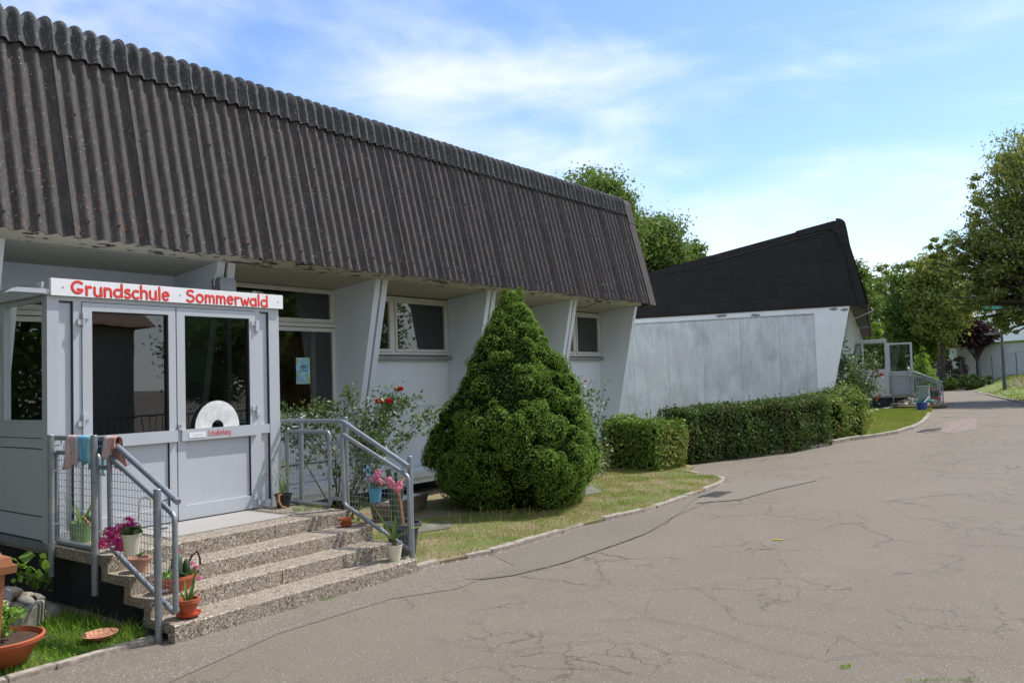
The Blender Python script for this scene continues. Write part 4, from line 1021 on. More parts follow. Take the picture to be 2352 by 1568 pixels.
# dwarf conical spruce: billowing clumps on a cone, clothed in short needles
def spruce(c, h, r):
    T = thing('conical_spruce', (c[0], c[1], 0), 'large dense bright green dwarf conifer shaped like a cone on the lawn', 'conifer')
    m = MB(); m.tube([(c[0], c[1], 0), (c[0], c[1], h*.5)], .09, 8); obj('trunk', m, 'bark', T)
    def prof(t):   # radius along height
        return r*float(np.interp(t, [0, .07, .2, .34, .46, .64, .82, .92, .97, 1], [.62, .86, 1.04, .96, .83, .60, .36, .21, .12, .05]))
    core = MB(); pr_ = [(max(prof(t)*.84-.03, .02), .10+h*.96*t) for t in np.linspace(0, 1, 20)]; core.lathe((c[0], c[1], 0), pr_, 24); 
    cl = []
    n = 640
    for i in range(n):
        t = random.random()**1.35; a = random.uniform(0, 2*PI); rr = prof(t); cr = (.06+.19*random.random()**1.6)*(1-.5*t)
        lobe = 1+.07*math.sin(a*3+t*5+1)+.05*math.sin(a*5-t*9)
        q = (c[0]+(rr*lobe-cr*.55)*math.cos(a), c[1]+(rr*lobe-cr*.55)*math.sin(a), .12+h*.93*t+.03*math.sin(a*2))
        cl.append((*q, cr))
    cl += [(c[0]-.07, c[1]+.05, h-.12, .1), (c[0]+.07, c[1]-.08, h-.10, .1), (c[0]-.09, c[1]+.06, h-.02, .05), (c[0]+.09, c[1]-.09, h-.0, .05), (c[0], c[1], h-.3, .17)]
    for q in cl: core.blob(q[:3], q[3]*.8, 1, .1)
    obj('shade_core', core, 'spruce_core', T)  # near-black solid core, its colour stands in for shade between the clumps
    VP, NP = [], []
    per = 680
    for x, y, z, cr in cl:
        k = int(per*(cr/.16)**2)+60; d = sphere_pts(k)
        # finer knobbles on every clump
        kn = sphere_pts(14); w = (d @ kn.T).max(1); rad = cr*(.76+.30*np.clip((w-.62)/.38, 0, 1)**.8)*(1+.05*rng.normal(size=k))
        p = np.array([x, y, z])+d*rad[:, None]; out = np.array([x-c[0], y-c[1], .25]); keep = (d @ (out/np.linalg.norm(out))) > -.45
        VP.append(p[keep]); NP.append(d[keep])
    for _ in range(16000):
        t = random.random(); a = random.uniform(0, 2*PI); rr = prof(t)*.865*(1+.07*math.sin(a*3+t*5+1)+.05*math.sin(a*5-t*9)); VP.append(np.array([[c[0]+rr*math.cos(a), c[1]+rr*math.sin(a), .1+h*.95*t]])); NP.append(np.array([[math.cos(a), math.sin(a), .4]]))
    VP = np.concatenate(VP); NP = np.concatenate(NP); ok = VP[:, 2] > .03
    V, F = leaves(VP[ok], NP[ok], .022, .5, .7)
    npobj('needles', V, F, 'spruce', T); print('spruce leaves', len(F)); return T
spruce((9.52, 7.16), 3.08, 1.17)

def hedge(name, loc, pts, w, z0, z1, mat, label, cat, dens=900, size=.055, group=None, rough=.06, sprigs=0):
    """clipped hedge: pts along its centre line, rounded box section"""
    T = thing(name, loc, label, cat, group); core = MB(); P_, N_ = [], []
    pts = [Vector(p) for p in pts]
    for a, b in zip(pts[:-1], pts[1:]):
        d = (b-a); L_ = d.length; d.normalize(); nn = Vector((-d.y, d.x)); i0 = .09
        A, B = a+d*i0, b-d*i0; hw = w/2-.09
        c = [A-nn*hw, B-nn*hw, B+nn*hw, A+nn*hw]
        core.add([(p.x, p.y, gz(p.x, p.y)+z0) for p in c]+[(p.x, p.y, gz(p.x, p.y)+z1-.10) for p in c], [(0,3,2,1),(4,5,6,7),(0,1,5,4),(1,2,6,5),(2,3,7,6),(3,0,4,7)])
        H = z1-z0; per = 2*H+w; n = int(dens*(L_*per+2*w*H))
        u = rng.random(n)*(L_*per+2*w*H)
        for k in range(n):
            if u[k] < L_*per:
                s = rng.random()*L_; t = rng.random()*per
                if t < H: o, z, nv = -w/2, z0+t, -nn
                elif t < H+w: o, z, nv = t-H-w/2, z1, None
                else: o, z, nv = w/2, z0+t-H-w, nn
            else:
                o = (rng.random()-.5)*w; z = z0+rng.random()*H; s, nv = (0, -d) if rng.random() < .5 else (L_, d)
            # round the edges and swell the surface
            bx = rough*(math.sin(s*4.1+z*3)+math.sin(z*6.3+o*5+s*1.7))*.6+rng.normal()*rough*.5
            p = a+d*s+nn*o; vv = Vector((nv.x, nv.y, .2)) if nv is not None else Vector((0, 0, 1))
            e = min(1, (z1-z)/.12) if nv is not None else 1
            q = Vector((p.x, p.y, gz(p.x, p.y)+z))+vv*(bx-.05*(1-e)-.02)
            P_.append(q[:]); N_.append(vv[:])
    obj('shade_core', core, 'spruce_core', T)  # near-black box core paints the shade inside the hedge
    V, F = leaves(np.array(P_), np.array(N_), size, .65, .8); npobj('foliage', V, F, mat, T)
    if sprigs:
        m = MB(); LP = []
        for _ in range(sprigs):
            i = random.randrange(len(pts)-1); t = random.random(); p = pts[i]*(1-t)+pts[i+1]*t; h = random.uniform(.08, .28); z = gz(p.x, p.y)+z1; q = Vector((p.x+random.uniform(-.3, .3)*w, p.y+random.uniform(-.3, .3)*w, z-.05)); e = q+Vector((random.uniform(-.08, .08), random.uniform(-.08, .08), h))
            m.tube([q, e], .004, 4); LP += [tuple(q+(e-q)*k) for k in np.linspace(.2, 1, 9)]
        sp = obj('shoot', m, 'twig', T); V, F = leaves(np.array(LP), None, size*1.1, .5); npobj('shoot_leaves', V, F, mat, sp)
    return T
hedge('clipped_hedge', (13.9, 7.7, 0), [(14.25, 7.08), (14.45, 8.3)], 1.0, .02, .93, 'hedge', 'short square hedge with brownish top at the corner of the near building', 'hedge', 2300, .05, sprigs=7, rough=.07)
HB = [(15.45, 7.60), (16.8, 7.0), (18.1, 6.42), (19.6, 6.12)]
hedge('clipped_hedge', (17.5, 7, 0), HB, .95, .02, 1.08, 'hedge_dark', 'long dark clipped hedge along the stained gable wall', 'hedge', 1500, .05, sprigs=16, rough=.06)
hedge('garden_shrub', (21.0, 6.3, 0), [(20.6, 6.35), (21.9, 6.0)], 1.2, .02, 1.02, 'hedge', 'loose rounded shrub at the end of the long hedge below the gable corner', 'shrub', 1300, .06, sprigs=14, rough=.16)

def bush(name, loc, branches, label, cat, leafmat_, lsize, per, r, flowers=(), fmat='rose_red', frad=.04, lasp=.62, stem=.008):
    """branches: list of world polylines; leaves cluster along their outer halves"""
    T = thing(name, loc, label, cat); m = MB(); LP = []
    for br in branches:
        br = [Vector(b) for b in br]; n = len(br); m.tube(br, stem, 6, rs=[stem*(1.3-1.0*i/(n-1)) for i in range(n)])
        for i in range(n-1):
            t0 = i/(n-1)
            for k in range(int(per*(.15+t0))):
                t = random.random(); p = br[i].lerp(br[i+1], t); q = p+Vector((random.gauss(0, r), random.gauss(0, r), random.gauss(0, r)))
                LP.append(q[:])
                if random.random() < .12: m.tube([p, q], stem*.35, 4, False)
    obj('stems', m, 'twig', T)
    P_ = np.array(LP); P_ = np.repeat(P_, 4, 0)+rng.normal(size=(len(P_)*4, 3))*lsize*.55
    V, F = leaves(P_, None, lsize, lasp, fold=.4); npobj('foliage', V, F, leafmat_, T)
    for f in flowers: rosehead(T, f, frad*random.uniform(.8, 1.1), fmat)
    return T
def rosehead(T, p, r, mat):
    m = MB(); p = Vector(p)
    for k in range(14):
        a = k*2.4; rr = r*(.25+.055*k); d = Vector((math.cos(a), math.sin(a), .35-.04*k)).normalized(); c = p+d*rr*.6
        s = Vector((-math.sin(a), math.cos(a), 0)); u = Vector((d.x*.3, d.y*.3, 1)).normalized(); w = r*.62
        m.add([c-s*w*.6-u*w*.4, c+s*w*.6-u*w*.4, c+s*w*.8+u*w*.5+d*w*.2, c+u*w*.75+d*w*.1, c-s*w*.8+u*w*.5+d*w*.2], [(0, 1, 2, 3, 4)])
    m.blob(p, r*.45, 1, .1); return obj('blossom', m, mat, T, smooth=False)
A_ = lambda px, py, y: tuple(at(px, py, 'y', y))
# rose bush between porch and conifer, stems from the bed behind the railing
base = Vector((7.0, 8.0, .03)); br = []
def rb(*pp):
    br.append([base+Vector((random.uniform(-.08, .08), random.uniform(-.08, .08), 0))]+[A_(*q) for q in pp])
rb((835, 1100, 7.9), (822, 1010, 7.8), (812, 950, 7.8), (797, 890, 7.8)); rb((800, 1060, 8.0), (760, 990, 8.1), (735, 950, 8.1), (740, 935, 8.0))
rb((790, 1080, 8.1), (720, 1020, 8.2), (690, 985, 8.2)); rb((780, 1080, 8.2), (700, 1000, 8.3), (662, 955, 8.3)); rb((760, 1060, 8.1), (700, 975, 8.2), (655, 985, 8.3))
rb((860, 1080, 7.8), (880, 1010, 7.7), (895, 940, 7.7), (905, 895, 7.7)); rb((868, 1060, 7.8), (920, 1010, 7.7), (960, 970, 7.6), (998, 945, 7.6)); rb((850, 1060, 7.7), (870, 990, 7.6), (900, 930, 7.7), (960, 915, 7.7))
rb((850, 1070, 7.7), (852, 1000, 7.7), (868, 930, 7.6)); rb((830, 1060, 7.9), (800, 1000, 7.8), (770, 940, 7.9)); rb((840, 1080, 7.6), (845, 1030, 7.6), (850, 985, 7.6)); rb((860, 1080, 7.6), (872, 1040, 7.6), (880, 1000, 7.6))
rb((820, 1050, 8.0), (830, 990, 8.0), (845, 940, 8.0)); rb((770, 1040, 8.3), (720, 960, 8.3), (700, 935, 8.3)); rb((840, 1060, 7.8), (880, 980, 7.7), (880, 905, 7.7)); rb((700, 1060, 8.3), (670, 1000, 8.35), (655, 950, 8.4))
RB = bush('rose_bush', base, br, 'tall rose bush with three red blooms behind the right railing', 'rose bush', 'rose_leaf', .048, 46, .070, [A_(917, 893, 7.6), A_(893, 921, 7.6), A_(870, 922, 7.6)], frad=.075)
# rose bush right of the conifer
base = Vector((12.6, 8.1, .03)); br = []
rb((1345, 1060, 8.1), (1335, 1000, 8.1), (1345, 940, 8.1), (1365, 885, 8.0)); rb((1350, 1060, 8.1), (1370, 990, 8.1), (1390, 880, 8.0)); rb((1350, 1050, 8.1), (1340, 960, 8.1), (1330, 915, 8.1), (1325, 870, 8.1)); rb((1370, 1060, 8.0), (1385, 1010, 8.0), (1400, 1040, 7.9))
rb((1360, 1050, 8.0), (1352, 990, 8.0), (1378, 930, 8.0)); rb((1360, 1070, 7.9), (1380, 1060, 7.9), (1395, 1075, 7.9)); rb((1350, 1070, 7.9), (1345, 1030, 7.9), (1360, 970, 7.9)); rb((1340, 1060, 8.1), (1335, 920, 8.1), (1345, 900, 8.1)); rb((1360, 1085, 7.8), (1372, 1050, 7.8), (1350, 1010, 7.8))
bush('rose_bush', base, br, 'slender rose bush with two small red blooms right of the conifer', 'rose bush', 'rose_leaf', .055, 26, .09, [A_(1328, 902, 8.0), A_(1344, 875, 8.0)], frad=.04)
# rose bush at the second building's corner
b2 = T2((1.15, 8.45, 0)); base = Vector((b2.x, b2.y, b2.z+.03)); br = []
def rv(*offs): br.append([base]+[base+Vector(o) for o in offs])
for a in range(26):
    an = random.uniform(0, 2*PI); s = random.uniform(.2, .55); h = random.uniform(.9, 1.95)
    rv((s*.3*math.cos(an), s*.3*math.sin(an), h*.5), (s*.8*math.cos(an), s*.8*math.sin(an), h*.85), (s*math.cos(an), s*math.sin(an), h))
for k in range(3): rv((-.3, .3, 1.4), (-.32+.05*k, .35, 2.2), (-.3+.06*k, .4, 2.9-.2*k))
bush('rose_bush', base, br, 'big rambling rose bush with red blooms at the second building corner', 'rose bush', 'rose_leaf', .07, 26, .12, [base+Vector(o) for o in [(.2, -.5, 1.5), (.3, -.45, 1.35), (.3, -.5, 1.7), (.2, -.6, 1.4), (.0, -.5, .75), (.1, -.55, .85)]], frad=.07)

# trees
def tree(name, loc, h, crown, label, mat, trunk_r=.2, n=16000, lsize=.16, nclump=60, group=None, trunk_h=None, seed=1, cat='tree', holes=.5, lean=(0, 0), clr=None):
    """crown: list of ellipsoids (dx,dy,z,rx,ry,rz) relative to the base"""
    random.seed(seed); T = thing(name, loc, label, cat, group); B = Vector(loc); m = MB(); th = trunk_h or h*.45
    top = B+Vector((lean[0], lean[1], th)); m.tube([B-Vector((0, 0, .1)), B+Vector((lean[0]*.3, lean[1]*.3, th*.5)), top], trunk_r, 8, rs=[trunk_r*1.25, trunk_r, trunk_r*.7])
    PP = []; NN = []; clumps = []
    vol = [rx*ry*rz for *_, rx, ry, rz in crown]; tot = sum(vol)
    for e, v in zip(crown, vol):
        k = max(9, int(nclump*v/tot)); dx, dy, z, rx, ry, rz = e
        for _ in range(k):
            d = Vector((random.gauss(0, 1), random.gauss(0, 1), random.gauss(0, 1))).normalized()*(random.uniform(.45, 1)**.6)
            c = B+Vector((dx+d.x*rx, dy+d.y*ry, z+d.z*rz)); s = random.uniform(.45, 1.35)*min(rx, ry, rz)*(clr or .34)*1.15
            clumps.append((c, s))
    for i, (c, s) in enumerate(clumps):
        if i % 2 == 0:
            mid = top.lerp(c, .5)+Vector((0, 0, -.15*s)); m.tube([top-Vector((0, 0, th*.25*random.random())), mid, c], .03, 5, False, rs=[trunk_r*.42, trunk_r*.22, trunk_r*.06])
    k = n//len(clumps)
    for c, s in clumps:
        q = rng.normal(size=(k, 3))*s*.50*np.array([1.15, 1.15, .75]); PP.append(np.array(c)+q); NN.append(q/(np.linalg.norm(q, axis=1)[:, None]+1e-6)+np.array([0, 0, .35]))
    PP = np.concatenate(PP); obj('trunk', m, 'bark', T)
    V, F = leaves(PP, np.concatenate(NN), lsize, .6, 1.0, fold=.5); npobj('crown', V, F, mat, T); return T
def ray_at(px, py, dist):
    r = RM @ np.array([px-PW/2, -(py-PH/2), -FX]); r /= np.linalg.norm(r[:2]); return CP+r*dist
def tree_px(name, px, py_top, py_bot, halfw, dist, label, mat, **k):
    """a tree standing on the ground dist metres away, sized from the photograph"""
    p = ray_at(px, 842, dist); sc = dist/FX*math.cos(math.atan((px-1176)/FX)); g = gz(p[0], p[1])
    hz = 871.6-(px-1176)*.0304; ztop = EYE+(hz-py_top)*sc; zb = max(EYE+(hz-py_bot)*sc, g+.2)
    rx = halfw*sc; zc = (ztop+zb)/2; rz = (ztop-zb)/2
    rz *= .94; cr = [(0, 0, zc-g, rx*.8, rx*.8, rz*.92), (rx*.35, -rx*.2, zc-g-rz*.35, rx*.6, rx*.6, rz*.5), (-rx*.4, rx*.3, zc-g-rz*.25, rx*.55, rx*.55, rz*.55)]
    return tree(name, (p[0], p[1], g), ztop-g, cr, label, mat, **k)
GT = 'trees behind the school grounds'
tree_px('broadleaf_tree', 1385, 372, 640, 108, 36, 'tall broad green tree rising behind the near roof end', 'tree_a', n=60000, lsize=.14, nclump=210, seed=3, group=GT, trunk_r=.3)
tree_px('broadleaf_tree', 1500, 480, 690, 95, 39, 'green tree between the near roof and the black gable', 'tree_a', n=50000, lsize=.14, nclump=190, seed=5, group=GT, trunk_r=.3)
tree_px('broadleaf_tree', 1585, 545, 700, 70, 44, 'lower green tree crown just above the sloping black roof edge', 'tree_a', n=20000, lsize=.15, nclump=90, seed=6, group=GT)
tree_px('broadleaf_tree', 1975, 585, 860, 50, 62, 'mid green tree directly right of the black gable', 'tree_a', n=26000, lsize=.19, nclump=130, seed=8, group=GT)
tree_px('broadleaf_tree', 2040, 585, 780, 34, 70, 'thin pale crowned tree with sky showing through', 'tree_b', n=11000, lsize=.17, nclump=90, seed=9, group=GT, clr=.26)
tree_px('broadleaf_tree', 2105, 575, 850, 62, 66, 'dense dark tree behind the young bright green tree', 'tree_a', n=34000, lsize=.20, nclump=170, seed=10, group=GT, trunk_r=.3)
tree_px('broadleaf_tree', 2166, 560, 800, 72, 64, 'dense yellowish green tree between dark tree and big right tree', 'tree_b', n=32000, lsize=.20, nclump=170, seed=11, group=GT, trunk_r=.14)
tree_px('broadleaf_tree', 2050, 720, 880, 70, 74, 'low dark green tree filling the gap behind the far porch', 'hedge_dark', n=14000, lsize=.28, nclump=60, seed=12, group=GT)
tree_px('broadleaf_tree', 2150, 730, 870, 60, 80, 'low dark green tree behind the two lamps', 'hedge_dark', n=12000, lsize=.28, nclump=60, seed=13, group=GT)
tree_px('small_tree', 2012, 735, 800, 20, 55, 'small light green tree peeping over the far porch', 'tree_c', n=3500, lsize=.16, nclump=25, seed=14)
tree_px('purple_tree', 2245, 730, 800, 52, 66, 'dark purple leaved tree before the white building', 'purple', n=9000, lsize=.2, nclump=70, seed=15, trunk_r=.1)
p = ray_at(2121, 842, 52)
tree('young_tree', (p[0], p[1], gz(p[0], p[1])), 3.3, [(0, 0, .75, .72, .72, .5), (0, 0, 1.3, .58, .58, .45), (0, 0, 1.9, .36, .36, .4), (0, 0, 2.45, .14, .14, .3)], 'young bright green conical tree left of the distant lamp', 'tree_c', n=8000, lsize=.10, nclump=90, trunk_r=.05, seed=16, clr=.35, trunk_h=1.6)
# big tree at the right edge
p = ray_at(2480, 842, 43); g = gz(p[0], p[1])
def off(px, py, dist=43):
    q = ray_at(px, py, dist); return (q[0]-p[0], q[1]-p[1], q[2]-g)
cr = [(*off(2290, 545), 1.9, 1.9, 1.3), (*off(2240, 600), 1.3, 1.3, .8), (*off(2330, 650), 2.1, 2.1, 1.3), (*off(2205, 565), 1.5, 1.5, 1.0), (*off(2170, 590), 1.2, 1.2, .8), (*off(2290, 610), 1.5, 1.5, 1.0), (*off(2265, 700), 1.6, 1.6, .8), (*off(2220, 690), 1.2, 1.2, .6), (*off(2360, 560), 2.6, 2.6, 2.2), (*off(2330, 440), 1.9, 1.9, 1.6), (*off(2280, 500), 1.2, 1.2, 1.3), (*off(2180, 580), 1.15, 1.15, .75), (*off(2240, 640), 1.3, 1.3, .9), (*off(2420, 400), 2.6, 2.6, 2.3), (*off(2300, 700), 2.0, 2.0, 1.0), (*off(2480, 600), 3.4, 3.4, 3.0), (*off(2350, 745), 1.2, 1.2, .7)]
tree('broadleaf_tree', (p[0], p[1], g), 11, cr, 'large spreading light green tree reaching in from the right edge', 'tree_b', n=72000, lsize=.125, nclump=620, trunk_r=.38, seed=17, trunk_h=4.2, clr=.22)
for (px, dist, w, h_, mat, lab, sd_) in [(2178, 70, .9, 2.0, 'dry_shrub', 'brown withered shrub beside the distant lamp', 20), (2203, 66, .5, 2.2, 'dry_shrub', 'brown leaved creeper climbing the first white garage corner', 21), (2238, 61, 1.0, 1.0, 'hedge_dark', 'dark green shrub in front of the white garages behind the wire fence', 22), (2172, 62, .6, .8, 'hedge', 'low yellow green shrub at the foot of the distant lamp', 23), (2050, 60, 2.0, 1.6, 'hedge_dark', 'dark shrub behind the open far porch door', 24)]:
    q = ray_at(px, 842, dist); gg = gz(q[0], q[1])
    tree('shrub', (q[0], q[1], gg), h_, [(0, 0, h_*.5, w, w, h_*.52)], lab, mat, n=3500, lsize=.13, nclump=30, trunk_r=.05, seed=sd_, cat='shrub', trunk_h=.4)
random.seed(50)

# ------------------------------------------------------------ far right: lamps, fence, garages
def lamp(base, h, label, arm):
    T = thing('street_lamp', base, label, 'street lamp', 'lamps beside the path'); b = Vector(base)
    m = MB(); m.tube([b, b+Vector((0, 0, 1.0)), b+Vector((0, 0, h))], .09, 10, rs=[.11, .09, .07]); obj('post', m, 'lamp_grey', T)
    a = Vector(arm).normalized(); s = Vector((-a.y, a.x, 0)); c = b+Vector((0, 0, h))
    m = MB()
    pts = [c-a*.12-s*.09, c+a*.95-s*.06, c+a*.95+s*.06, c-a*.12+s*.09]
    m.add([tuple(q+Vector((0, 0, -.02))) for q in pts]+[tuple(q+Vector((0, 0, .10 if i in (0, 3) else .04))) for i, q in enumerate(pts)], [(0,3,2,1),(4,5,6,7),(0,1,5,4),(1,2,6,5),(2,3,7,6),(3,0,4,7)]); obj('lamp_head', m, 'lamp_grey', T, smooth=False)
    m = MB(); pts = [c+a*.3-s*.05, c+a*.9-s*.05, c+a*.9+s*.05, c+a*.3+s*.05]; m.add([tuple(q+Vector((0, 0, -.035))) for q in pts]+[tuple(q+Vector((0, 0, -.021))) for q in pts], [(0,3,2,1),(4,5,6,7),(0,1,5,4),(1,2,6,5),(2,3,7,6),(3,0,4,7)]); obj('light_panel', m, 'paper', T, smooth=False)
left = Vector(RM @ np.array([-1., 0, 0])); left.z = 0
def lamp_h(px, py, pt):
    q = G(px, py); return ray_at(px-(py-pt)*.09, pt, math.hypot(q[0], q[1]))[2]-q[2]
lamp(tuple(G(2308, 896)), lamp_h(2308, 896, 766), 'nearer dark lamp post on the right bank with arm to the left', left)
lamp(tuple(G(2158, 884)), lamp_h(2158, 884, 802), 'farther lamp post beside the young green tree', left)
def quadwall(name, pxs, dist0, dist1, top0, top1, mat, label, cat, depth=4, roof=None, group=None):
    a = ray_at(pxs[0], 842, dist0); b = ray_at(pxs[1], 842, dist1)
    T = thing(name, (a[0], a[1], 0), label, cat, group); d = Vector((b[0]-a[0], b[1]-a[1], 0)); n = Vector((d.y, -d.x, 0)).normalized()
    if n.dot(Vector((a[0], a[1], 0))) < 0: n = -n
    za = ray_at(pxs[0], top0, dist0)[2]; zb = ray_at(pxs[1], top1, dist1)[2]
    c = [Vector((a[0], a[1], 0)), Vector((b[0], b[1], 0)), Vector((b[0], b[1], 0))+n*depth, Vector((a[0], a[1], 0))+n*depth]
    m = MB(); m.add([(q.x, q.y, -.2) for q in c]+[(q.x, q.y, z) for q, z in zip(c, (za, zb, zb, za))], [(0,3,2,1),(4,5,6,7),(0,1,5,4),(1,2,6,5),(2,3,7,6),(3,0,4,7)]); obj('wall', m, mat, T, smooth=False)
    if roof:
        m = MB(); e = .12; cc = [c[0]-n*e, c[1]-n*e, c[2], c[3]]; m.add([(q.x, q.y, z) for q, z in zip(cc, (za+.003, zb+.003, zb+.003, za+.003))]+[(q.x, q.y, z+roof[1]) for q, z in zip(cc, (za, zb, zb, za))], [(0,3,2,1),(4,5,6,7),(0,1,5,4),(1,2,6,5),(2,3,7,6),(3,0,4,7)]); obj('roof', m, roof[0], T, smooth=False)
    return T
GG = 'white garages behind the fence'
quadwall('garage', (2183, 2200), 70, 67.5, 800, 797, 'white_shade', 'narrow pale garage wall half hidden by the brown creeper', 'garage', 3, ('tile_red', .05), GG)
quadwall('garage', (2204, 2222), 68, 67.7, 796, 795, 'white_wall', 'white garage left of the dark gap', 'garage', 3, None, GG)
quadwall('garage', (2225.5, 2251), 68, 67.5, 794, 791.5, 'white_wall', 'bright white garage right of the dark gap with plain wall', 'garage', 3, ('white_shade', .05), GG)
quadwall('garage', (2251.5, 2600), 67.3, 60, 791.5, 768, 'white_shade', 'long low grey white garage wall behind the wire fence at the right edge', 'garage', 5, ('tree_c', .12), GG)
quadwall('white_hall', (2246, 2520), 95, 92, 712, 700, 'white_wall', 'tall plain white building behind the garages under the big tree', 'hall', 14, ('teal', .5))
def wirefence():
    T = thing('wire_fence', tuple(G(2250, 866)), 'grey wire mesh fence with thin posts on the grassy bank', 'fence'); 
    pts = [(2150, 832, 62.5), (2207, 827, 62), (2250, 821, 61.5), (2277, 817, 61), (2333, 809, 60), (2400, 799, 58.5), (2480, 786, 56)]
    top = [Vector(ray_at(*p)) for p in pts]
    for a in top:
        m = MB(); g = gz(a.x, a.y); m.tube([(a.x, a.y, g-.1), (a.x, a.y, a.z)], .03, 6); obj('post', m, 'lamp_grey', T)
    w = MB()
    for a, b in zip(top[:-1], top[1:]):
        ga, gb = gz(a.x, a.y)+.05, gz(b.x, b.y)+.05; n = int((b-a).length/.13)
        w.tube([a, b], .008, 4, False)
        for k in range(n):
            p = a.lerp(b, k/n); z0 = ga+(gb-ga)*k/n; w.tube([(p.x, p.y, z0), (p.x, p.y, p.z)], .0055, 3, False)
        for k in range(11):
            f = k/11; w.tube([(a.x, a.y, ga+(a.z-ga)*f), (b.x, b.y, gb+(b.z-gb)*f)], .0055, 3, False)
    obj('wire_mesh', w, 'lamp_grey', T, smooth=False)
wirefence()
# ------------------------------------------------------------ across the yard, behind the camera: what the door glass mirrors, then unseen trees added to block light
t = thing('house', (8, -17, 0), 'brown tiled house across the yard mirrored in the porch glass', 'house')
m = MB(); m.box(2, 16.3, -24, -15, 0, 4.3); obj('wall', m, 'house_wall', t, smooth=False)
m = MB(); m.prism([(-24.6, 4.2), (-14.4, 4.2), (-19.5, 7.0)], 'x', 1.5, 16.8); obj('roof', m, 'tile_red', t, smooth=False)
tree('broadleaf_tree', (18.6, -13.5, 0), 6, [(0, 0, 3.2, 1.5, 1.5, 2.0)], 'tree across the yard mirrored in the right door glass', 'tree_a', n=22000, lsize=.13, nclump=50, seed=31)
tree('broadleaf_tree', (25, -17, 0), 9, [(0, 0, 5.4, 3.6, 3.6, 3.6)], 'larger tree across the yard mirrored in the office windows', 'tree_a', n=12000, lsize=.24, nclump=60, seed=32)
tree('broadleaf_tree', (34, -20, 0), 10, [(0, 0, 5.5, 4, 4, 4.2)], 'farthest tree across the yard behind the camera', 'tree_a', n=12000, lsize=.26, nclump=60, seed=33)
tag(sheet('yard_lawn', [(-8, -9), (40, -9), (40, -3), (-8, -3)], .01, 'soil_lush', step=5), kind='structure')
t = thing('yard_fence', (12, -9.2, 0), 'low bar fence across the yard mirrored in the door glass', 'fence'); m = MB()
for k in range(180): m.box(-6+k*.22, -5.985+k*.22, -9.22, -9.2, 0, 1.0)
m.box(-6, 34, -9.23, -9.19, 1.0, 1.04); obj('bars', m, 'lamp_grey', t, smooth=False)
tree('broadleaf_tree', (-5.5, -11.5, 0), 8, [(0, 0, 3.9, 3.2, 3.2, 3.9)], 'broad tree added across the yard to darken the side pane reflection', 'tree_a', n=16000, lsize=.2, nclump=80, seed=38, clr=.4)  # put in so the side pane reflects dark leaves instead of sky
tree('broadleaf_tree', (-9, 14.5, 0), 9, [(0, 0, 4.2, 2.8, 2.8, 4)], 'unseen tree added beyond the left end of the building to darken the side pane', 'tree_a', n=9000, lsize=.3, nclump=60, seed=36, clr=.45)  # added as a sky blocker for the side pane reflection
tree('broadleaf_tree', (-6.8, 10.5, 0), 8, [(0, 0, 3.6, 1.8, 1.8, 3.5)], 'narrow unseen tree added beside the left end of the building to darken the side pane', 'tree_a', n=9000, lsize=.3, nclump=60, seed=37, clr=.45)  # second added blocker for the side pane
tree('broadleaf_tree', (-6.5, 6.5, 0), 9, [(0, 0, 4.6, 2.6, 3.2, 4.4)], 'tall unseen tree added left of the porch to shade the porch and fin sides', 'tree_a', n=12000, lsize=.3, nclump=70, seed=34, clr=.45)  # added blocker: cuts skylight on the faces turned left
tree('broadleaf_tree', (-7.5, 0.5, 0), 9, [(0, 0, 4.8, 3, 3, 4.4)], 'second tall unseen tree added at the left to shade the porch and fin sides', 'tree_a', n=12000, lsize=.3, nclump=70, seed=35, clr=.45)  # partner of the added skylight blocker above
random.seed(60)

# ------------------------------------------------------------ pots and flowers
def potmesh(c, r0, r1, h, rim=.012, wall=.012, n=28, riml=None):
    m = MB(); rl = riml if riml is not None else h*.16
    m.lathe(c, [(r0, 0), (r0+(r1-r0)*((h-rl)/h), h-rl), (r1+rim, h-rl+.002), (r1+rim, h), (r1-wall*.3, h), (r1-wall, h-.03)], n); return m
def soil_disc(T, c, r, z):
    m = MB(); m.lathe((c[0], c[1], c[2]), [(r, z-.012), (r*.95, z), (.01, z+.006)], 20); return obj('soil', m, 'bare_soil', T)
def pot(name, c, r0, r1, h, mat, label, cat='flower pot', saucer=None, **k):
    T = thing(name, c, label, cat); obj('pot', potmesh(c, r0, r1, h, **k), mat, T); soil_disc(T, c, r1-.010, h-.02)
    if saucer:
        m = MB(); m.lathe(c, [(saucer[0]*.8, -.0), (saucer[0], .022), (saucer[0]+.004, .024), (saucer[0]-.006, .01)], 26); obj('saucer', m, saucer[1], T)
    return T
def blade(m, p, d, L_, w, curve=.6, n=7, thick=.003):
    """strap leaf from p heading d, bending down"""
    p = Vector(p); d = Vector(d).normalized(); s = d.cross(Vector((0, 0, 1)))
    if s.length < .1: s = Vector((1, 0, 0))
    s.normalize(); k = len(m.v); q = p.copy(); dd = d.copy()
    for i in range(n+1):
        t = i/n; ww = w*(math.sin(min(1, t*1.5+.35)*PI/2))*(1-t**3)+.001; up = s.cross(dd)
        for a, b in ((-1, 0), (0, -.35), (1, 0)): v = q+s*a*ww*.5+up*b*ww*.5; m.v.append(tuple(v))
        q = q+dd*L_/n; dd = (dd+Vector((0, 0, -curve/n))+s*.0).normalized()
    for i in range(n):
        for j in (0, 1): a = k+i*3+j; m.f.append((a, a+1, a+4, a+3))
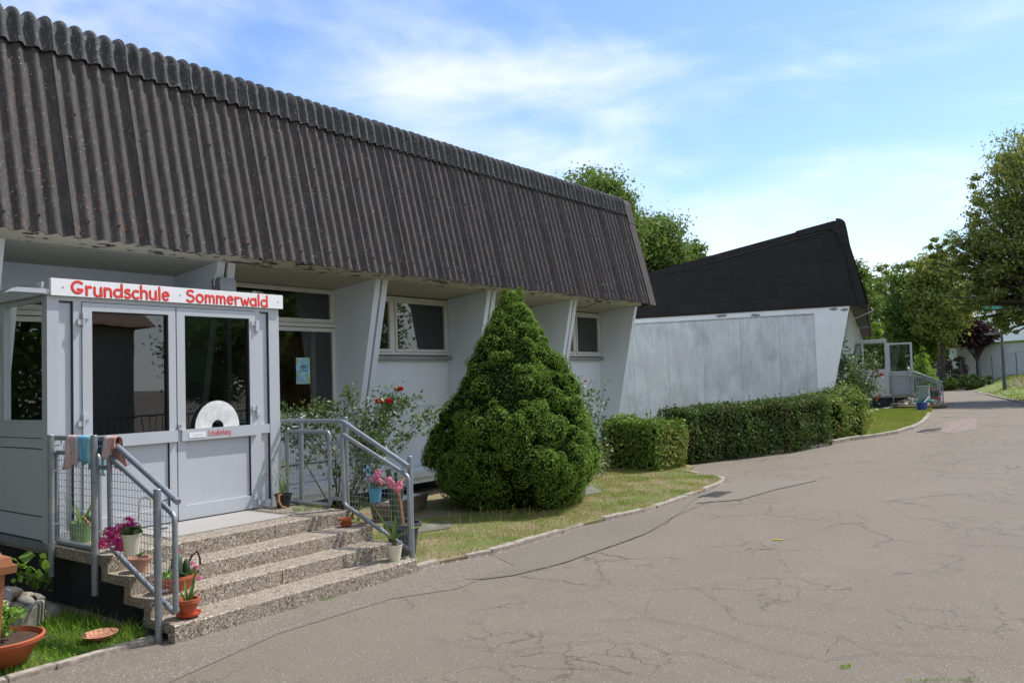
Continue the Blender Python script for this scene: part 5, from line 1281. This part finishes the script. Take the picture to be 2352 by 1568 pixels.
def flowercloud(T, heads, r, mat, n=90, size=.018, name='blossom'):
    for h in heads:
        m = MB(); h = Vector(h)
        for _ in range(n):
            d = Vector((random.gauss(0, 1), random.gauss(0, 1), random.gauss(0, 1))).normalized(); c = h+d*r*random.uniform(.65, 1); a = d.cross(Vector((random.random(), random.random(), 1))).normalized(); b = d.cross(a)
            for k in range(5):
                an = k*2*PI/5; e = a*math.cos(an)+b*math.sin(an); f = a*math.cos(an+.9)+b*math.sin(an+.9); m.add([c, c+e*size*.9+d*.003, c+(e+f)*size*.62+d*.005, c+f*size*.9+d*.003], [(0, 1, 2, 3)])
        obj(name, m, mat, T, smooth=False, fix=False)
def leafball(T, c, r, n, size, mat, sq=(1, 1, 1), name='foliage'):
    q = sphere_pts(n)*(rng.random(n)**.5)[:, None]*r*np.array(sq)+np.array(c); V, F = leaves(q, None, size, .7, fold=.4); return npobj(name, V, F, mat, T)
# cream bucket with magenta geranium, hung outside the left railing
def hangpot(c, r0, r1, h, mat, label, hookto, P_=None):
    T = thing('hanging_flower_pot', c, label, 'flower pot'); m = potmesh(c, r0, r1, h, .004, .006, riml=.012); obj('pot', m, mat, T); soil_disc(T, c, r1-.008, h-.02)
    m = MB(); a = Vector(hookto); s = Vector((c[0]+(.9*r1 if a.x > c[0] else -.9*r1), c[1], c[2]+h-.03)); pts = [s, Vector((s.x, s.y, a.z+.0))]
    w = (a.x-s.x); 
    for k in range(9): an = PI*k/8; pts.append(Vector((s.x+w*(1-math.cos(an))/2, s.y, a.z+.04*math.sin(an)))) 
    pts.append(Vector((s.x+w, s.y, a.z-.03)))
    m.tube(pts, .006, 6); obj('hook', m, mat, T); return T
c = Vector(at(302, 1272, 'x', 3.19)); T = hangpot(tuple(c), .048, .066, .15, 'cream_pot', 'cream hanging pot with magenta geraniums on the left railing', (3.345, c.y, c.z+.36))
H_ = [at(*q, 'x', x) for q, x in [((252, 1222), 3.12), ((240, 1248), 3.14), ((262, 1238), 3.16), ((275, 1215), 3.17), ((296, 1200), 3.20), ((290, 1218), 3.20), ((308, 1212), 3.22), ((272, 1250), 3.13)]]
flowercloud(T, [tuple(h) for h in H_], .045, 'magenta', 42, .014); leafball(T, (c.x, c.y, c.z+.17), .075, 160, .035, 'rose_leaf', (1, 1, .5))
# blue bucket with pink geraniums on the right railing
c = Vector(at(862, 1152, 'x', 5.86)); T = hangpot(tuple(c), .05, .072, .145, 'blue_enamel', 'light blue hanging pot with pink geraniums outside the right railing', (5.745, c.y, c.z+.32))
H_ = [at(*q, 'x', x) for q, x in [((866, 1092), 5.86), ((872, 1108), 5.86), ((855, 1100), 5.84), ((893, 1102), 5.9), ((901, 1112), 5.95), ((918, 1113), 5.98), ((914, 1122), 6.0), ((868, 1085), 5.88)]]
flowercloud(T, [tuple(h) for h in H_], .038, 'pink', 38, .013); leafball(T, (c.x+.05, c.y, c.z+.18), .10, 130, .04, 'rose_leaf', (1.3, 1, .6))
# green pot with flat stemmed plant, on the landing left
c = at(165, 1240, 'z', .52); c = (c[0]+.02, c[1]-.14, .52); T = pot('potted_plant', c, .085, .10, .17, 'green_pot', 'translucent green pot with long flat leaves behind the left railing', 'potted plant', rim=.003, riml=.01)
m = MB(); z = .67
for d, L_, w, cv in [((-.45, .2, 1), .34, .055, .1), ((.55, .1, .9), .34, .04, .1), ((.2, -.4, .8), .2, .05, .5), ((-.1, .3, .8), .2, .04, .3)]: blade(m, (c[0], c[1], z), d, L_, w, cv)
obj('leaves', m, 'succulent', T); leafball(T, (c[0]+.05, c[1], .70), .08, 90, .045, 'bright_leaf', (1, 1, .6))
m = MB(); m.tube([(c[0]-.02, c[1]-.06, .74), (c[0], c[1]-.13, .68), (c[0]+.04, c[1]-.14, .58)], .008, 6, rs=[.009, .008, .004]); m.tube([(c[0]+.04, c[1], .72), (c[0]+.13, c[1]-.05, .78)], .006, 5); obj('withered_stem', m, 'orange_dry', T)
# pots on the steps left
c = (3.45, 6.32, .39); T = pot('potted_plant', c, .055, .075, .11, 'terracotta_pale', 'pale terracotta pot with small grey succulent on the second step from top', 'potted plant'); m = MB()
for k in range(16): a = k*2.4; blade(m, (c[0], c[1], .50), (math.cos(a), math.sin(a), 1.0), .06, .02, .2, 4)
obj('leaves', m, 'succulent', T)
c = (3.47, 6.62, .522); T = pot('flower_pot', c, .05, .07, .09, 'red_plastic', 'dark red pot on the landing edge behind the pale terracotta pot'); leafball(T, (c[0], c[1], .66), .09, 90, .04, 'bright_leaf', (1.2, 1, .6))
# oval planter with cactus and pink blooms
c = (3.56, 6.00, .26); T = thing('planter_bowl', c, 'wide terracotta bowl with dark cacti and pink flowers on the steps', 'planter'); m = MB(); m.lathe(c, [(.10, 0), (.14, .085), (.152, .087), (.152, .11), (.135, .11), (.13, .085)], 28, 1.15, .72); obj('bowl', m, 'terracotta', T); m = MB(); m.lathe(c, [(.13, .085), (.01, .097)], 24, 1.15, .7); obj('soil', m, 'bare_soil', T)
m = MB(); m.lathe((c[0]+.02, c[1]+.01, .35), [(.038, 0), (.045, .07), (.04, .14), (.02, .18), (.003, .19)], 12); m.lathe((c[0]+.09, c[1]-.01, .35), [(.025, 0), (.03, .05), (.025, .11), (.003, .14)], 12); m.lathe((c[0]-.04, c[1], .35), [(.02, 0), (.025, .05), (.003, .10)], 12); obj('cactus', m, 'cactus', T)
m = MB(); m.tube([(c[0]+.08, c[1], .37), (c[0]+.13, c[1]-.02, .50), (c[0]+.17, c[1]-.03, .53), (c[0]+.19, c[1]-.04, .47), (c[0]+.19, c[1]-.04, .42)], .008, 7); obj('hanging_stem', m, MT['purple'], T); leafball(T, (c[0]-.08, c[1]-.02, .38), .07, 120, .03, 'bright_leaf', (1, 1, .6)); leafball(T, (c[0]+.1, c[1]-.03, .38), .07, 90, .03, 'rose_leaf', (1, 1, .5))
flowercloud(T, [(c[0]+.02, c[1]-.02, .56), (c[0]+.15, c[1]-.04, .41), (c[0]+.13, c[1]-.03, .44)], .014, 'pink', 10, .012)
# tall terracotta pot with flat cactus stems
c = (3.46, 5.66, .13+.012); T = pot('potted_plant', c, .05, .072, .125, 'terracotta', 'terracotta pot on red saucer with upright flat cactus stems on the lowest step', 'potted plant', saucer=(.088, 'red_plastic'), riml=.03)
m = MB()
for d, L_, w, cv, o in [((.25, 0, 1), .24, .045, .0, .01), ((-.05, .1, 1), .17, .04, .0, -.01), ((.5, -.2, .7), .12, .045, .3, 0), ((.1, -.25, 1), .14, .035, .1, .0), ((-.4, 0, .9), .12, .035, .2, -.02)]: blade(m, (c[0]+o, c[1], c[2]+.10), d, L_, w, cv)
obj('leaves', m, 'succulent', T); flowercloud(T, [(c[0]+.09, c[1], c[2]+.25)], .012, 'magenta', 6, .014)
# right side pots
c = (5.60, 7.33, .522); T = pot('potted_plant', c, .065, .085, .14, 'black_pot', 'black plastic pot with green spiky leaves and yellow sprig at the porch corner', 'potted plant', riml=.02)
m = MB()
for d, L_, w, cv in [((-.35, -.05, 1), .20, .03, .2), ((.05, 0, 1), .17, .03, .0), ((.35, .1, .9), .15, .028, .2), ((-.1, .3, .8), .12, .03, .2)]: blade(m, (c[0], c[1], .65), d, L_, w, cv)
obj('leaves', m, 'succulent', T); m = MB(); m.tube([(c[0]-.05, c[1]-.03, .66), (c[0]-.105, c[1]-.06, .66), (c[0]-.115, c[1]-.07, .60), (c[0]-.08, c[1]-.08, .54), (c[0]-.03, c[1]-.1, .53)], .012, 6, rs=[.008, .015, .018, .012, .004]); obj('drooping_leaf', m, 'orange_dry', T)
sp = rng.normal(size=(130, 3))*np.array([.055, .05, .11])+np.array([c[0]+.07, c[1]+.06, .88]); V, F = leaves(sp, None, .02, .8); npobj('sprig', V, F, 'yellow_sprig', T)
c = (5.62, 6.37, .39+.01); T = pot('flower_pot', c, .038, .053, .075, 'terracotta', 'small empty terracotta pot on a saucer by the right railing', saucer=(.062, 'terracotta'), riml=.022)
c = (5.61, 5.69, .131); T = pot('potted_plant', c, .052, .078, .15, 'cream_pot', 'cream pot with long arching green leaves on the lowest step right', 'potted plant', rim=.001, riml=.01)
m = MB(); m.tube([(c[0], c[1], .26), (c[0], c[1], .33)], .02, 8); obj('stem', m, 'twig', T); m = MB()
for d, L_, w, cv in [((-.55, .12, 1), .46, .05, .25), ((-.95, -.1, .75), .42, .045, .85), ((.75, -.35, .62), .36, .05, .9), ((-.05, .1, 1), .3, .05, .1), ((.3, .2, .9), .25, .045, .3)]: blade(m, (c[0], c[1], .32), d, L_, w, cv, 9)
obj('leaves', m, 'succulent', T)
# big grey tub with tall old cactus
c = (6.20, 6.16, .035); T = thing('plant_tub', c, 'large dark grey plastic tub with a tall cactus behind the right railing', 'plant tub'); m = MB(); m.lathe(c, [(.13, 0), (.165, .27), (.195, .275), (.20, .32), (.175, .322), (.17, .28)], 32); obj('tub', m, 'grey_pot', T); soil_disc(T, c, .17, .29)
m = MB(); b0 = Vector((c[0]-.04, c[1]+.02, .3))
for dx, dy, h, r in [(-.10, .03, .62, .045), (-.02, 0, .58, .028), (.05, -.02, .45, .022)]:
    n = 16; m.tube([b0+Vector((dx*t, dy*t, h*t)) for t in np.linspace(0, 1, n)], r, 10, rs=[r*(.6+.15*(i % 2)+.4*math.sin(PI*min(1, i/n+.25))) for i in range(n)])
obj('cactus', m, 'cactus', T)
m = MB(); m.tube([b0+Vector((.03, -.03, 0)), b0+Vector((.0, -.03, .25)), b0+Vector((-.03, -.03, .42))], .02, 8, rs=[.022, .02, .018]); m.tube([b0+Vector((-.02, 0, .40)), b0+Vector((.1, 0, .50)), b0+Vector((.18, 0, .58))], .012, 6); obj('woody_stem', m, 'orange_dry', T)
# things behind the rail: weathered trough
T = thing('wooden_trough', (8.0, 8.0, .03), 'weathered wooden trough with white sheet beside the conifer', 'trough')
a = math.radians(30); m = MB(); m.prism([(-.55, 0), (.50, 0), (.66, .20), (-.62, .20)], 'y', -.14, .14); m.v = [(8.0+x*math.cos(a)-y*math.sin(a)*1, 7.98+x*math.sin(a)*.6+y*math.cos(a), z+.04) for x, y, z in m.v]; obj('body', m, 'old_wood', T, smooth=False)
m = MB(); m.box(-.35, .5, -.09, .07, .205, .215); m.v = [(8.0+x*math.cos(a)-y*math.sin(a), 7.98+x*math.sin(a)*.6+y*math.cos(a), z+.04) for x, y, z in m.v]; obj('sheet', m, 'paper', T, smooth=False)
# mossy slabs in the grass
tag(sheet('stone_slab', [(6.75, 6.95), (7.55, 6.70), (7.95, 7.05), (7.10, 7.35)], .043, 'slab'), 'mossy grey slab in the grass between the tub and the trough', 'stone slab', 'slabs laid in the lawn')
tag(sheet('stone_slab', [(10.25, 6.72), (11.0, 6.62), (11.6, 7.2), (10.7, 7.35)], .043, 'slab'), 'mossy grey slab at the right foot of the conifer', 'stone slab', 'slabs laid in the lawn')

# left foreground
b = Vector((1.37, 4.40, 0)); T = thing('waste_bin', b, 'brown plastic wheeled bin cut off by the left picture edge', 'bin')
m = MB(); k = [(-.25, -.28), (.25, -.28), (.25, .28), (-.25, .28)]
def frus(m, z0, s0, z1, s1): 
    m.add([(b.x+x*s0, b.y+y*s0, z0) for x, y in k]+[(b.x+x*s1, b.y+y*s1, z1) for x, y in k], [(0,3,2,1),(4,5,6,7),(0,1,5,4),(1,2,6,5),(2,3,7,6),(3,0,4,7)])
frus(m, .06, .82, 1.00, 1.0); obj('body', m, 'bin', T, smooth=False)
m = MB(); frus(m, 1.0, 1.13, 1.035, 1.15); frus(m, 1.036, 1.09, 1.07, 1.07); frus(m, 1.071, .98, 1.12, .9); frus(m, 1.121, .88, 1.14, .6); obj('lid', m, 'bin', T, smooth=False)
m = MB(); m.tube([(b.x-.25, b.y+.22, .1), (b.x-.20, b.y+.22, .1)], .10, 18); m.tube([(b.x+.20, b.y+.22, .1), (b.x+.25, b.y+.22, .1)], .10, 18); obj('wheels', m, 'black', T)
bin_ob = T
# round planter with stones
PC = Vector((2.60, 7.06, .012)); T = thing('stone_planter', PC, 'round ribbed concrete planter heaped with cobbles at the left edge', 'planter'); m = MB(); n = 72
prof_ = [(.40, 0), (.42, .02), (.43, .19), (.42, .205), (.375, .205), (.37, .12)]
m.lathe(PC, prof_, n); m.v = [(PC.x+(x-PC.x)*(1+(.012 if (i % n) % 2 else 0)), PC.y+(y-PC.y)*(1+(.012 if (i % n) % 2 else 0)), z) for i, (x, y, z) in enumerate(m.v)]; obj('rim', m, 'planter_conc', T, smooth=False)
m = MB(); m.lathe(PC, [(.37, .12), (.1, .20), (.01, .22)], 24); obj('soil', m, 'bare_soil', T)
stone_me = []
for k in range(8):
    m = MB(); m.blob((0, 0, 0), 1, 3, .10, (1, random.uniform(.65, .85), random.uniform(.5, .65)), seed=k+70); o = obj('cobble', m, ['stone_a', 'stone_b', 'stone_c', 'stone_d'][k % 4]); stone_me.append(o.data); bpy.data.objects.remove(o)
ns = 0
def stone(p, r, group, label, kind=None):
    global ns
    o = bpy.data.objects.new('cobble', stone_me[(ns*5+ns//3) % 8] if kind is None else stone_me[kind]); ns += 1; C.objects.link(o); o.location = p; o.scale = (r, r, r*random.uniform(.85, 1.1)); o.rotation_euler = (random.uniform(-.4, .4), random.uniform(-.4, .4), random.uniform(0, 6))
    tag(o, label, 'stone', group); return o
for ring_, nn_, zz_ in ((.31, 13, .22), (.20, 9, .27), (.08, 4, .33)):
    for k in range(nn_):
        a = 2*PI*k/nn_+ring_*9; r = random.uniform(.065, .095); stone((PC.x+ring_*math.cos(a), PC.y+ring_*math.sin(a), zz_+random.uniform(-.01, .02)), r, 'cobbles in the round planter', 'rounded cobble heaped in the round concrete planter at the left')
for p_, r, lb in [((3.10, 7.02, .05), .10, 'grey rock in the shade nearest the hanging middle railing post'), ((3.02, 7.22, .06), .11, 'reddish mossy rock behind the grey one beside the plinth'), ((2.98, 7.45, .06), .10, 'dark rock at the foot of the vine beside the planter'), ((3.16, 7.3, .05), .09, 'small rock touching the black landing plinth'), ((3.12, 7.55, .06), .10, 'rock farthest back under the vine leaves')]:
    stone(p_, r, 'rocks under the landing', lb, 0)
# bowl with shrub
c = (2.36, 6.09, .012); T = thing('potted_shrub', c, 'wide terracotta bowl with leafy light green shrub in the left corner', 'potted plant'); m = MB(); m.lathe(c, [(.13, 0), (.155, .02), (.235, .15), (.262, .165), (.268, .19), (.25, .195), (.235, .16)], 36); obj('bowl', m, 'terracotta', T); soil_disc(T, c, .235, .165)
m = MB(); LP = []
for k in range(70):
    a = random.uniform(0, 2*PI); s = random.uniform(.02, .19); e = Vector((c[0]-.06+s*math.cos(a), c[1]+.02+s*math.sin(a), .24+random.uniform(0, .22)*(1-s*2.5))); b_ = Vector((c[0]-.03, c[1], .17)); m.tube([b_, (b_+e)/2+Vector((0, 0, .02)), e], .003, 4)
    LP += [tuple(e+Vector((random.gauss(0, .02), random.gauss(0, .02), random.gauss(0, .018)))) for _ in range(30)]
obj('stems', m, 'twig', T); V, F = leaves(np.array(LP), None, .03, .75, fold=.3); npobj('foliage', V, F, 'bright_leaf', T)
c = (2.99, 6.02, .035); m = MB(); m.lathe(c, [(.085, 0), (.115, .028), (.12, .03), (.108, .026), (.082, .006), (.01, .006)], 36); m.v = [(x, y, z+(x-c[0])*.03+.015) for x, y, z in m.v]
tag(obj('plant_saucer', m, 'terracotta_pale', origin=c), 'empty terracotta saucer lying on the grass left of the steps', 'saucer')
# vine leaves near posts
def vine(loc, n, spread, label, sz=.07):
    T = thing('vine_plant', loc, label, 'plant'); P_ = rng.normal(size=(n, 3))*np.array(spread)+np.array(loc)+np.array([0, 0, spread[2]*2.2]); m = MB()
    for q in P_[:10]: m.tube([Vector(loc), (Vector(loc)+Vector(q))/2+Vector((0, 0, .05)), Vector(q)], .004, 4)
    obj('stems', m, 'twig', T); V, F = leaves(P_, None, sz, .9, fold=.2); npobj('foliage', V, F, 'bright_leaf', T)
vine((3.12, 7.45, .05), 46, (.10, .10, .10), 'bright vine leaves in the shade at the foot of the left railing', .075); vine((2.75, 8.1, .05), 30, (.15, .1, .14), 'dark vine leaves behind the round planter', .08)

# cloths over the left handrail
def cloth(y0, y1, lf, lb, mat, label, seed, xs=0):
    rd = random.Random(seed); nu, nv = 12, 26; V_ = []; xh = 3.335; zt = 1.422+.026
    for j in range(nv+1):
        s = -lf+(lf+lb)*j/nv
        for i in range(nu+1):
            u = i/nu; y = y0+(y1-y0)*u; dn = abs(s); w = .010*math.sin(u*9+seed)+.008*math.sin(u*17+s*9); y += (u-.5)*-.25*dn*(.6+.4*math.sin(seed))+.02*math.sin(s*20+seed)*dn*4
            if dn < .03: a = s/.03*PI/2; x = xh+.0265*math.sin(a); z = 1.422+.0265*math.cos(a)
            else: x = xh+math.copysign(.0275+.02*min(1, dn*6)*.5+w*min(1, dn*8), s); z = 1.422-(dn-.03)*(1+.10*math.sin(u*5+seed))
            V_.append((x, y, z))
    m = MB(); m.add(V_, [(j*(nu+1)+i, j*(nu+1)+i+1, (j+1)*(nu+1)+i+1, (j+1)*(nu+1)+i) for j in range(nv) for i in range(nu)])
    o = obj('cloth', m, mat, origin=(xh, (y0+y1)/2, 1.45), fix=False, smooth='all'); md = o.modifiers.new('thickness', 'SOLIDIFY'); md.thickness = .003; md.offset = 1
    tag(o, label, 'cloth', 'cloths on the left handrail'); return o
cloth(7.20, 7.01, .27, .16, 'cloth_pink', 'faded pink cloth hung nearest the porch on the left handrail', 1)
cloth(7.04, 6.89, .22, .26, 'cloth_blue', 'darker sky blue cloth next to the pink one on the left handrail', 2)
cloth(6.93, 6.70, .23, .30, 'cloth_blue2', 'pale turquoise cloth just before the middle post of the left handrail', 3)
cloth(6.58, 6.46, .17, .24, 'cloth_pink', 'thin pale pink cloth right of the middle post on the left handrail', 5)
cloth(6.50, 6.40, .10, .26, 'cloth_salmon', 'salmon coloured cloth at the bend of the left handrail', 6)

# far porch surroundings
T = thing('stone_bed', tuple(T2((12.6, 6.6, 0))), 'low round bed of pale stones before the far porch plinth', 'planter', rotz=0); bc = T2((12.9, 6.5, 0)); m = MB(); m.lathe((bc.x, bc.y, .2), [(1.0, 0), (1.08, .12), (1.0, .14), (.9, .10)], 30); obj('rim', m, 'old_wood', T); m = MB(); m.lathe((bc.x, bc.y, .2), [(.95, .08), (.5, .26), (.05, .32)], 24); obj('soil', m, 'bare_soil', T)
for ring_, nn_, zz_ in ((.85, 20, .36), (.62, 16, .44), (.38, 10, .52), (.14, 5, .56)):
    for k in range(nn_):
        a = 2*PI*k/nn_+ring_*7; stone((bc.x+ring_*math.cos(a), bc.y+ring_*math.sin(a), zz_+random.uniform(-.02, .03)), random.uniform(.10, .16), 'stones in the distant bed', 'pale stone in the low bed before the far porch', random.choice([1, 1, 0, 5, 2]))
q = G(2118, 944); T = thing('bucket', tuple(q), 'blue plastic bucket on the grass before the far steps', 'bucket'); m = MB(); m.lathe(tuple(q), [(.14, 0), (.18, .29), (.195, .295), (.195, .32), (.175, .32), (.15, .15)], 24); obj('pail', m, 'blue_bucket', T)
m = MB(); m.tube([(q[0]-.1, q[1]-.05, q[2]+.25), (q[0]+.1, q[1]-.22, q[2]+.50)], .025, 6); obj('stick', m, 'paper', T); m = MB(); m.box(q[0]+.1, q[0]+.5, q[1]-.35, q[1]+.30, q[2]+.34, q[2]+.39); tag(obj('tray', m, 'green_tray', origin=(q[0]+.3, q[1], q[2]+.46), smooth=False), 'sea green plastic tray behind the blue bucket', 'tray')
m = MB(); a = G(2029, 943); b_ = G(2108, 929); m.tube([Vector(a)+Vector((0, 0, .08)), Vector(b_)+Vector((0, 0, .10))], .028, 6); tag(obj('plastic_pipe', m, 'cabinet', origin=tuple(a)), 'long grey green pipe lying on the grass before the stone bed', 'pipe')
q = Vector(G(2124, 943)); T = thing('utility_box', tuple(q), 'grey green metal cabinet beside the far steps', 'cabinet'); m = MB()
for (x0, x1, y0, y1, z0, z1) in [(-.10, .10, -.18, .18, .42, .88)]: m.box(q.x+x0, q.x+x1, q.y+y0, q.y+y1, q.z+z0, q.z+z1)
obj('housing', m, 'cabinet', T, smooth=False); m = MB(); m.box(q.x-.12, q.x+.12, q.y-.20, q.y+.20, q.z+.88, q.z+.91); obj('lid', m, 'cabinet', T, smooth=False); m = MB(); m.box(q.x-.04, q.x+.04, q.y-.06, q.y+.06, q.z, q.z+.42); obj('stand', m, 'lamp_grey', T, smooth=False)
q = Vector(G(2147, 931)); T = pot('potted_plant', tuple(q), .14, .22, .36, 'terracotta', 'terracotta pot with pink geraniums at the foot of the far railing', 'potted plant'); leafball(T, (q.x, q.y, q.z+.5), .24, 260, .09, 'rose_leaf', (1, 1, .6)); flowercloud(T, [(q.x-.1, q.y-.2, q.z+.62), (q.x+.1, q.y+.1, q.z+.70), (q.x, q.y+.22, q.z+.58), (q.x-.1, q.y-.3, q.z+.5)], .07, 'pink', 16, .03)
q = T2((16.2, 6.6, .13)); T = pot('potted_plant', tuple(q), .12, .18, .3, 'terracotta', 'tall leafy plant in a pot inside the far railing', 'potted plant'); leafball(T, (q.x, q.y, q.z+.75), .3, 320, .08, 'rose_leaf', (.7, .7, 1.3))
q = T2((14.2, 6.25, 0)); vine((q.x, q.y, .25), 60, (.2, .2, .2), 'green leafy plant between the stone bed and the far steps', .13)
# manhole grates, litter
def grate(pl, label):
    pts = [g2(*p) for p in pl]; T = sheet('drain_grate', pts, .014, 'iron'); m = MB(); a, b_, c_, d_ = [Vector((*p, gz(*p)+.0165)) for p in pts]
    for k in range(7):
        t = (k+.5)/7; u, v = a.lerp(d_, t), b_.lerp(c_, t); e = (v-u).normalized(); s = Vector((-e.y, e.x, 0))*.012; u, v = u.lerp(v, .08), v.lerp(u, .08); m.add([u-s, v-s, v+s, u+s], [(0, 1, 2, 3)])
    tag(T, label, 'drain grate', 'drain grates beside the kerbs'); s_ = obj('slot', m, 'gap', T, smooth=False)
grate([(1603, 1142), (1650, 1143), (1684, 1130), (1641, 1130)], 'iron drain grate beside the tip of the near lawn')
grate([(2103, 993), (2150, 990), (2166, 984), (2124, 986)], 'iron drain grate beside the round far kerb')
q = G(1785, 1241); m = MB(); m.tube([(q[0]-.02, q[1]+.045, .008), (q[0]+.03, q[1]-.05, .008)], .007, 7); tag(obj('drinking_straw', m, 'yellow', origin=tuple(q)), 'short yellow plastic stick lying on the asphalt', 'litter')
m = MB()
for _ in range(90):
    x, y = random.uniform(3, 14), random.uniform(1.5, 5.2); r = random.uniform(.004, .010); m.blob((x, y, .004), r, 1, .3, (1, 1, .4))
tag(obj('pebbles', m, 'stone_b', smooth=False), 'scattered small pebbles on the asphalt', 'pebbles', kind='stuff')
# ------------------------------------------------------------ grass
def grass(name, polys, n, hmin, hmax, w, mat, label, avoid=(), dz=.03, lean=.5, mask=None):
    pts = []; tot = 0
    for poly, cnt in polys:
        xs = [p[0] for p in poly]; ys = [p[1] for p in poly]; k = 0
        while k < cnt:
            x = random.uniform(min(xs), max(xs)); y = random.uniform(min(ys), max(ys))
            if inpoly(x, y, poly) and not any(inpoly(x, y, a) for a in avoid) and (mask is None or random.random() < mask(x, y)): pts.append((x, y, gz(x, y)+dz)); k += 1
            tot += 1
            if tot > 12*cnt+100000: break
    P_ = np.array(pts); n = len(P_); h = (hmin+(hmax-hmin)*rng.random(n)**2)[:, None]; a = rng.random(n)*2*PI; s = np.stack([np.cos(a), np.sin(a), 0*a], 1)*w/2
    d = rng.normal(size=(n, 3))*lean; d[:, 2] = 1; d /= np.linalg.norm(d, axis=1)[:, None]; d2 = d.copy(); d2[:, :2] *= 1.9; d2 /= np.linalg.norm(d2, axis=1)[:, None]
    mid = P_+d*h*.55; V = np.stack([P_-s, P_+s, mid+s*.7, mid+d2*h*.45, mid-s*.7], 1).reshape(-1, 3); F = np.arange(5*n).reshape(n, 5)
    return tag(npobj(name, V, F, mat), label, 'grass', kind='stuff')
slab1 = [(6.75, 6.95), (7.55, 6.70), (7.95, 7.05), (7.10, 7.35)]; slab2 = [(10.25, 6.72), (11.0, 6.62), (11.6, 7.2), (10.7, 7.35)]
def patchy(x, y):
    v = math.sin(x*2.1+1)*math.sin(y*2.9+x)+.6*math.sin(x*5.3+y*4.1)+.5*math.sin(x*9-y*7); return .38 if v < -.3 else (1 if v > .25 else .7)
front = [p for p in KERB1]+[(14.7, 6.9), (15.3, 8.6), (13.2, 8.6), (12.6, 7.7), (10.6, 6.9), (9.4, 6.6), (8.2, 7.4), (5.95, 7.4)]
front = [(x, y+.04) for x, y in front]
grass('lawn_grass', [(front, 52000)], 0, .015, .05, .006, 'grass', 'short patchy half dry grass on the near lawn', (slab1, slab2), mask=patchy)
grass('lawn_grass_tufts', [(front, 1400)], 0, .05, .10, .005, 'grass_lush', 'taller green tufts in the near lawn', (slab1, slab2), mask=lambda x, y: 1 if math.sin(x*4.7)*math.sin(y*6.1+x*1.3) > .45 else .03)
L0 = [(x, y) for x, y in LAWN0 if x > -.5]; L0 = [(3.25, 5.84), (2.58, 5.84), (2.26, 5.90), (1.6, 6.0), (1.6, 7.6), (3.25, 7.6)]
grass('side_grass', [(L0, 17000)], 0, .025, .075, .006, 'grass_lush', 'lush green grass in the corner left of the steps', (), dz=.012, mask=lambda x, y: 1 if math.sin(x*7)*math.sin(y*8+x) > -.4 else .35)
grass('side_grass_tall', [([(2.85, 6.2), (3.24, 6.0), (3.24, 6.9), (2.9, 6.9)], 420), ([(3.0, 5.86), (3.25, 5.86), (3.25, 6.1)], 160)], 0, .08, .17, .006, 'grass_lush', 'tall grass tufts against the step plinth', dz=.012, lean=.4)
l2 = [(x, y) for x, y in KERB2[6:]]+[tuple(T2((17.5, 5.7, 0))[:2]), tuple(T2((12.2, 5.6, 0))[:2]), tuple(T2((11.5, 8, 0))[:2]), (22.4, 6.1)]
grass('far_lawn_grass', [(l2, 26000)], 0, .03, .07, .014, 'grass_far', 'bright green mown grass on the far lawn', dz=.03)
bankp = [(x, y-.15) for x, y in RE]+[(60, -2), (75, 5), (88, 13.5)]
grass('bank_grass', [(bankp, 16000)], 0, .05, .16, .05, 'grass_far', 'bright green grass on the bank beside the road', dz=.02)
grass('crack_weeds', [([g2(*p) for p in ((1925, 1530), (1958, 1528), (1950, 1536), (1930, 1536))], 70), ([g2(*p) for p in ((2080, 1562), (2250, 1560), (2260, 1568), (2090, 1568))], 110), ([(4.6, 5.50), (4.75, 5.50), (4.75, 5.54), (4.6, 5.54)], 60), ([(5.3, 7.0), (5.62, 7.0), (5.62, 7.06), (5.3, 7.06)], 2)], 0, .01, .03, .004, 'grass_lush', 'small weeds growing in the asphalt cracks', dz=.005)
T = tag(grass('landing_weeds', [([(5.45, 6.95), (5.72, 6.85), (5.74, 6.92), (5.5, 7.05)], 90)], 0, .03, .09, .006, 'bright_leaf', 'small weeds growing on the landing edge', dz=.52))
# flowering stalks before the conifer
m = MB(); hp = []
for _ in range(55):
    q = g2(random.uniform(1120, 1330) if random.random() < .6 else random.uniform(1010, 1120), random.uniform(1195, 1225)); h = random.uniform(.1, .24); e = (q[0]+random.gauss(0, .03), q[1]+random.gauss(0, .03), h); m.tube([(q[0], q[1], .03), e], .0014, 3, False); m.blob(e, .005, 1, 0, (1, 1, 2))
tag(obj('seed_stalks', m, 'yellow_sprig', smooth=False), 'thin pale seed stalks standing before the conifer', 'weeds', kind='stuff')
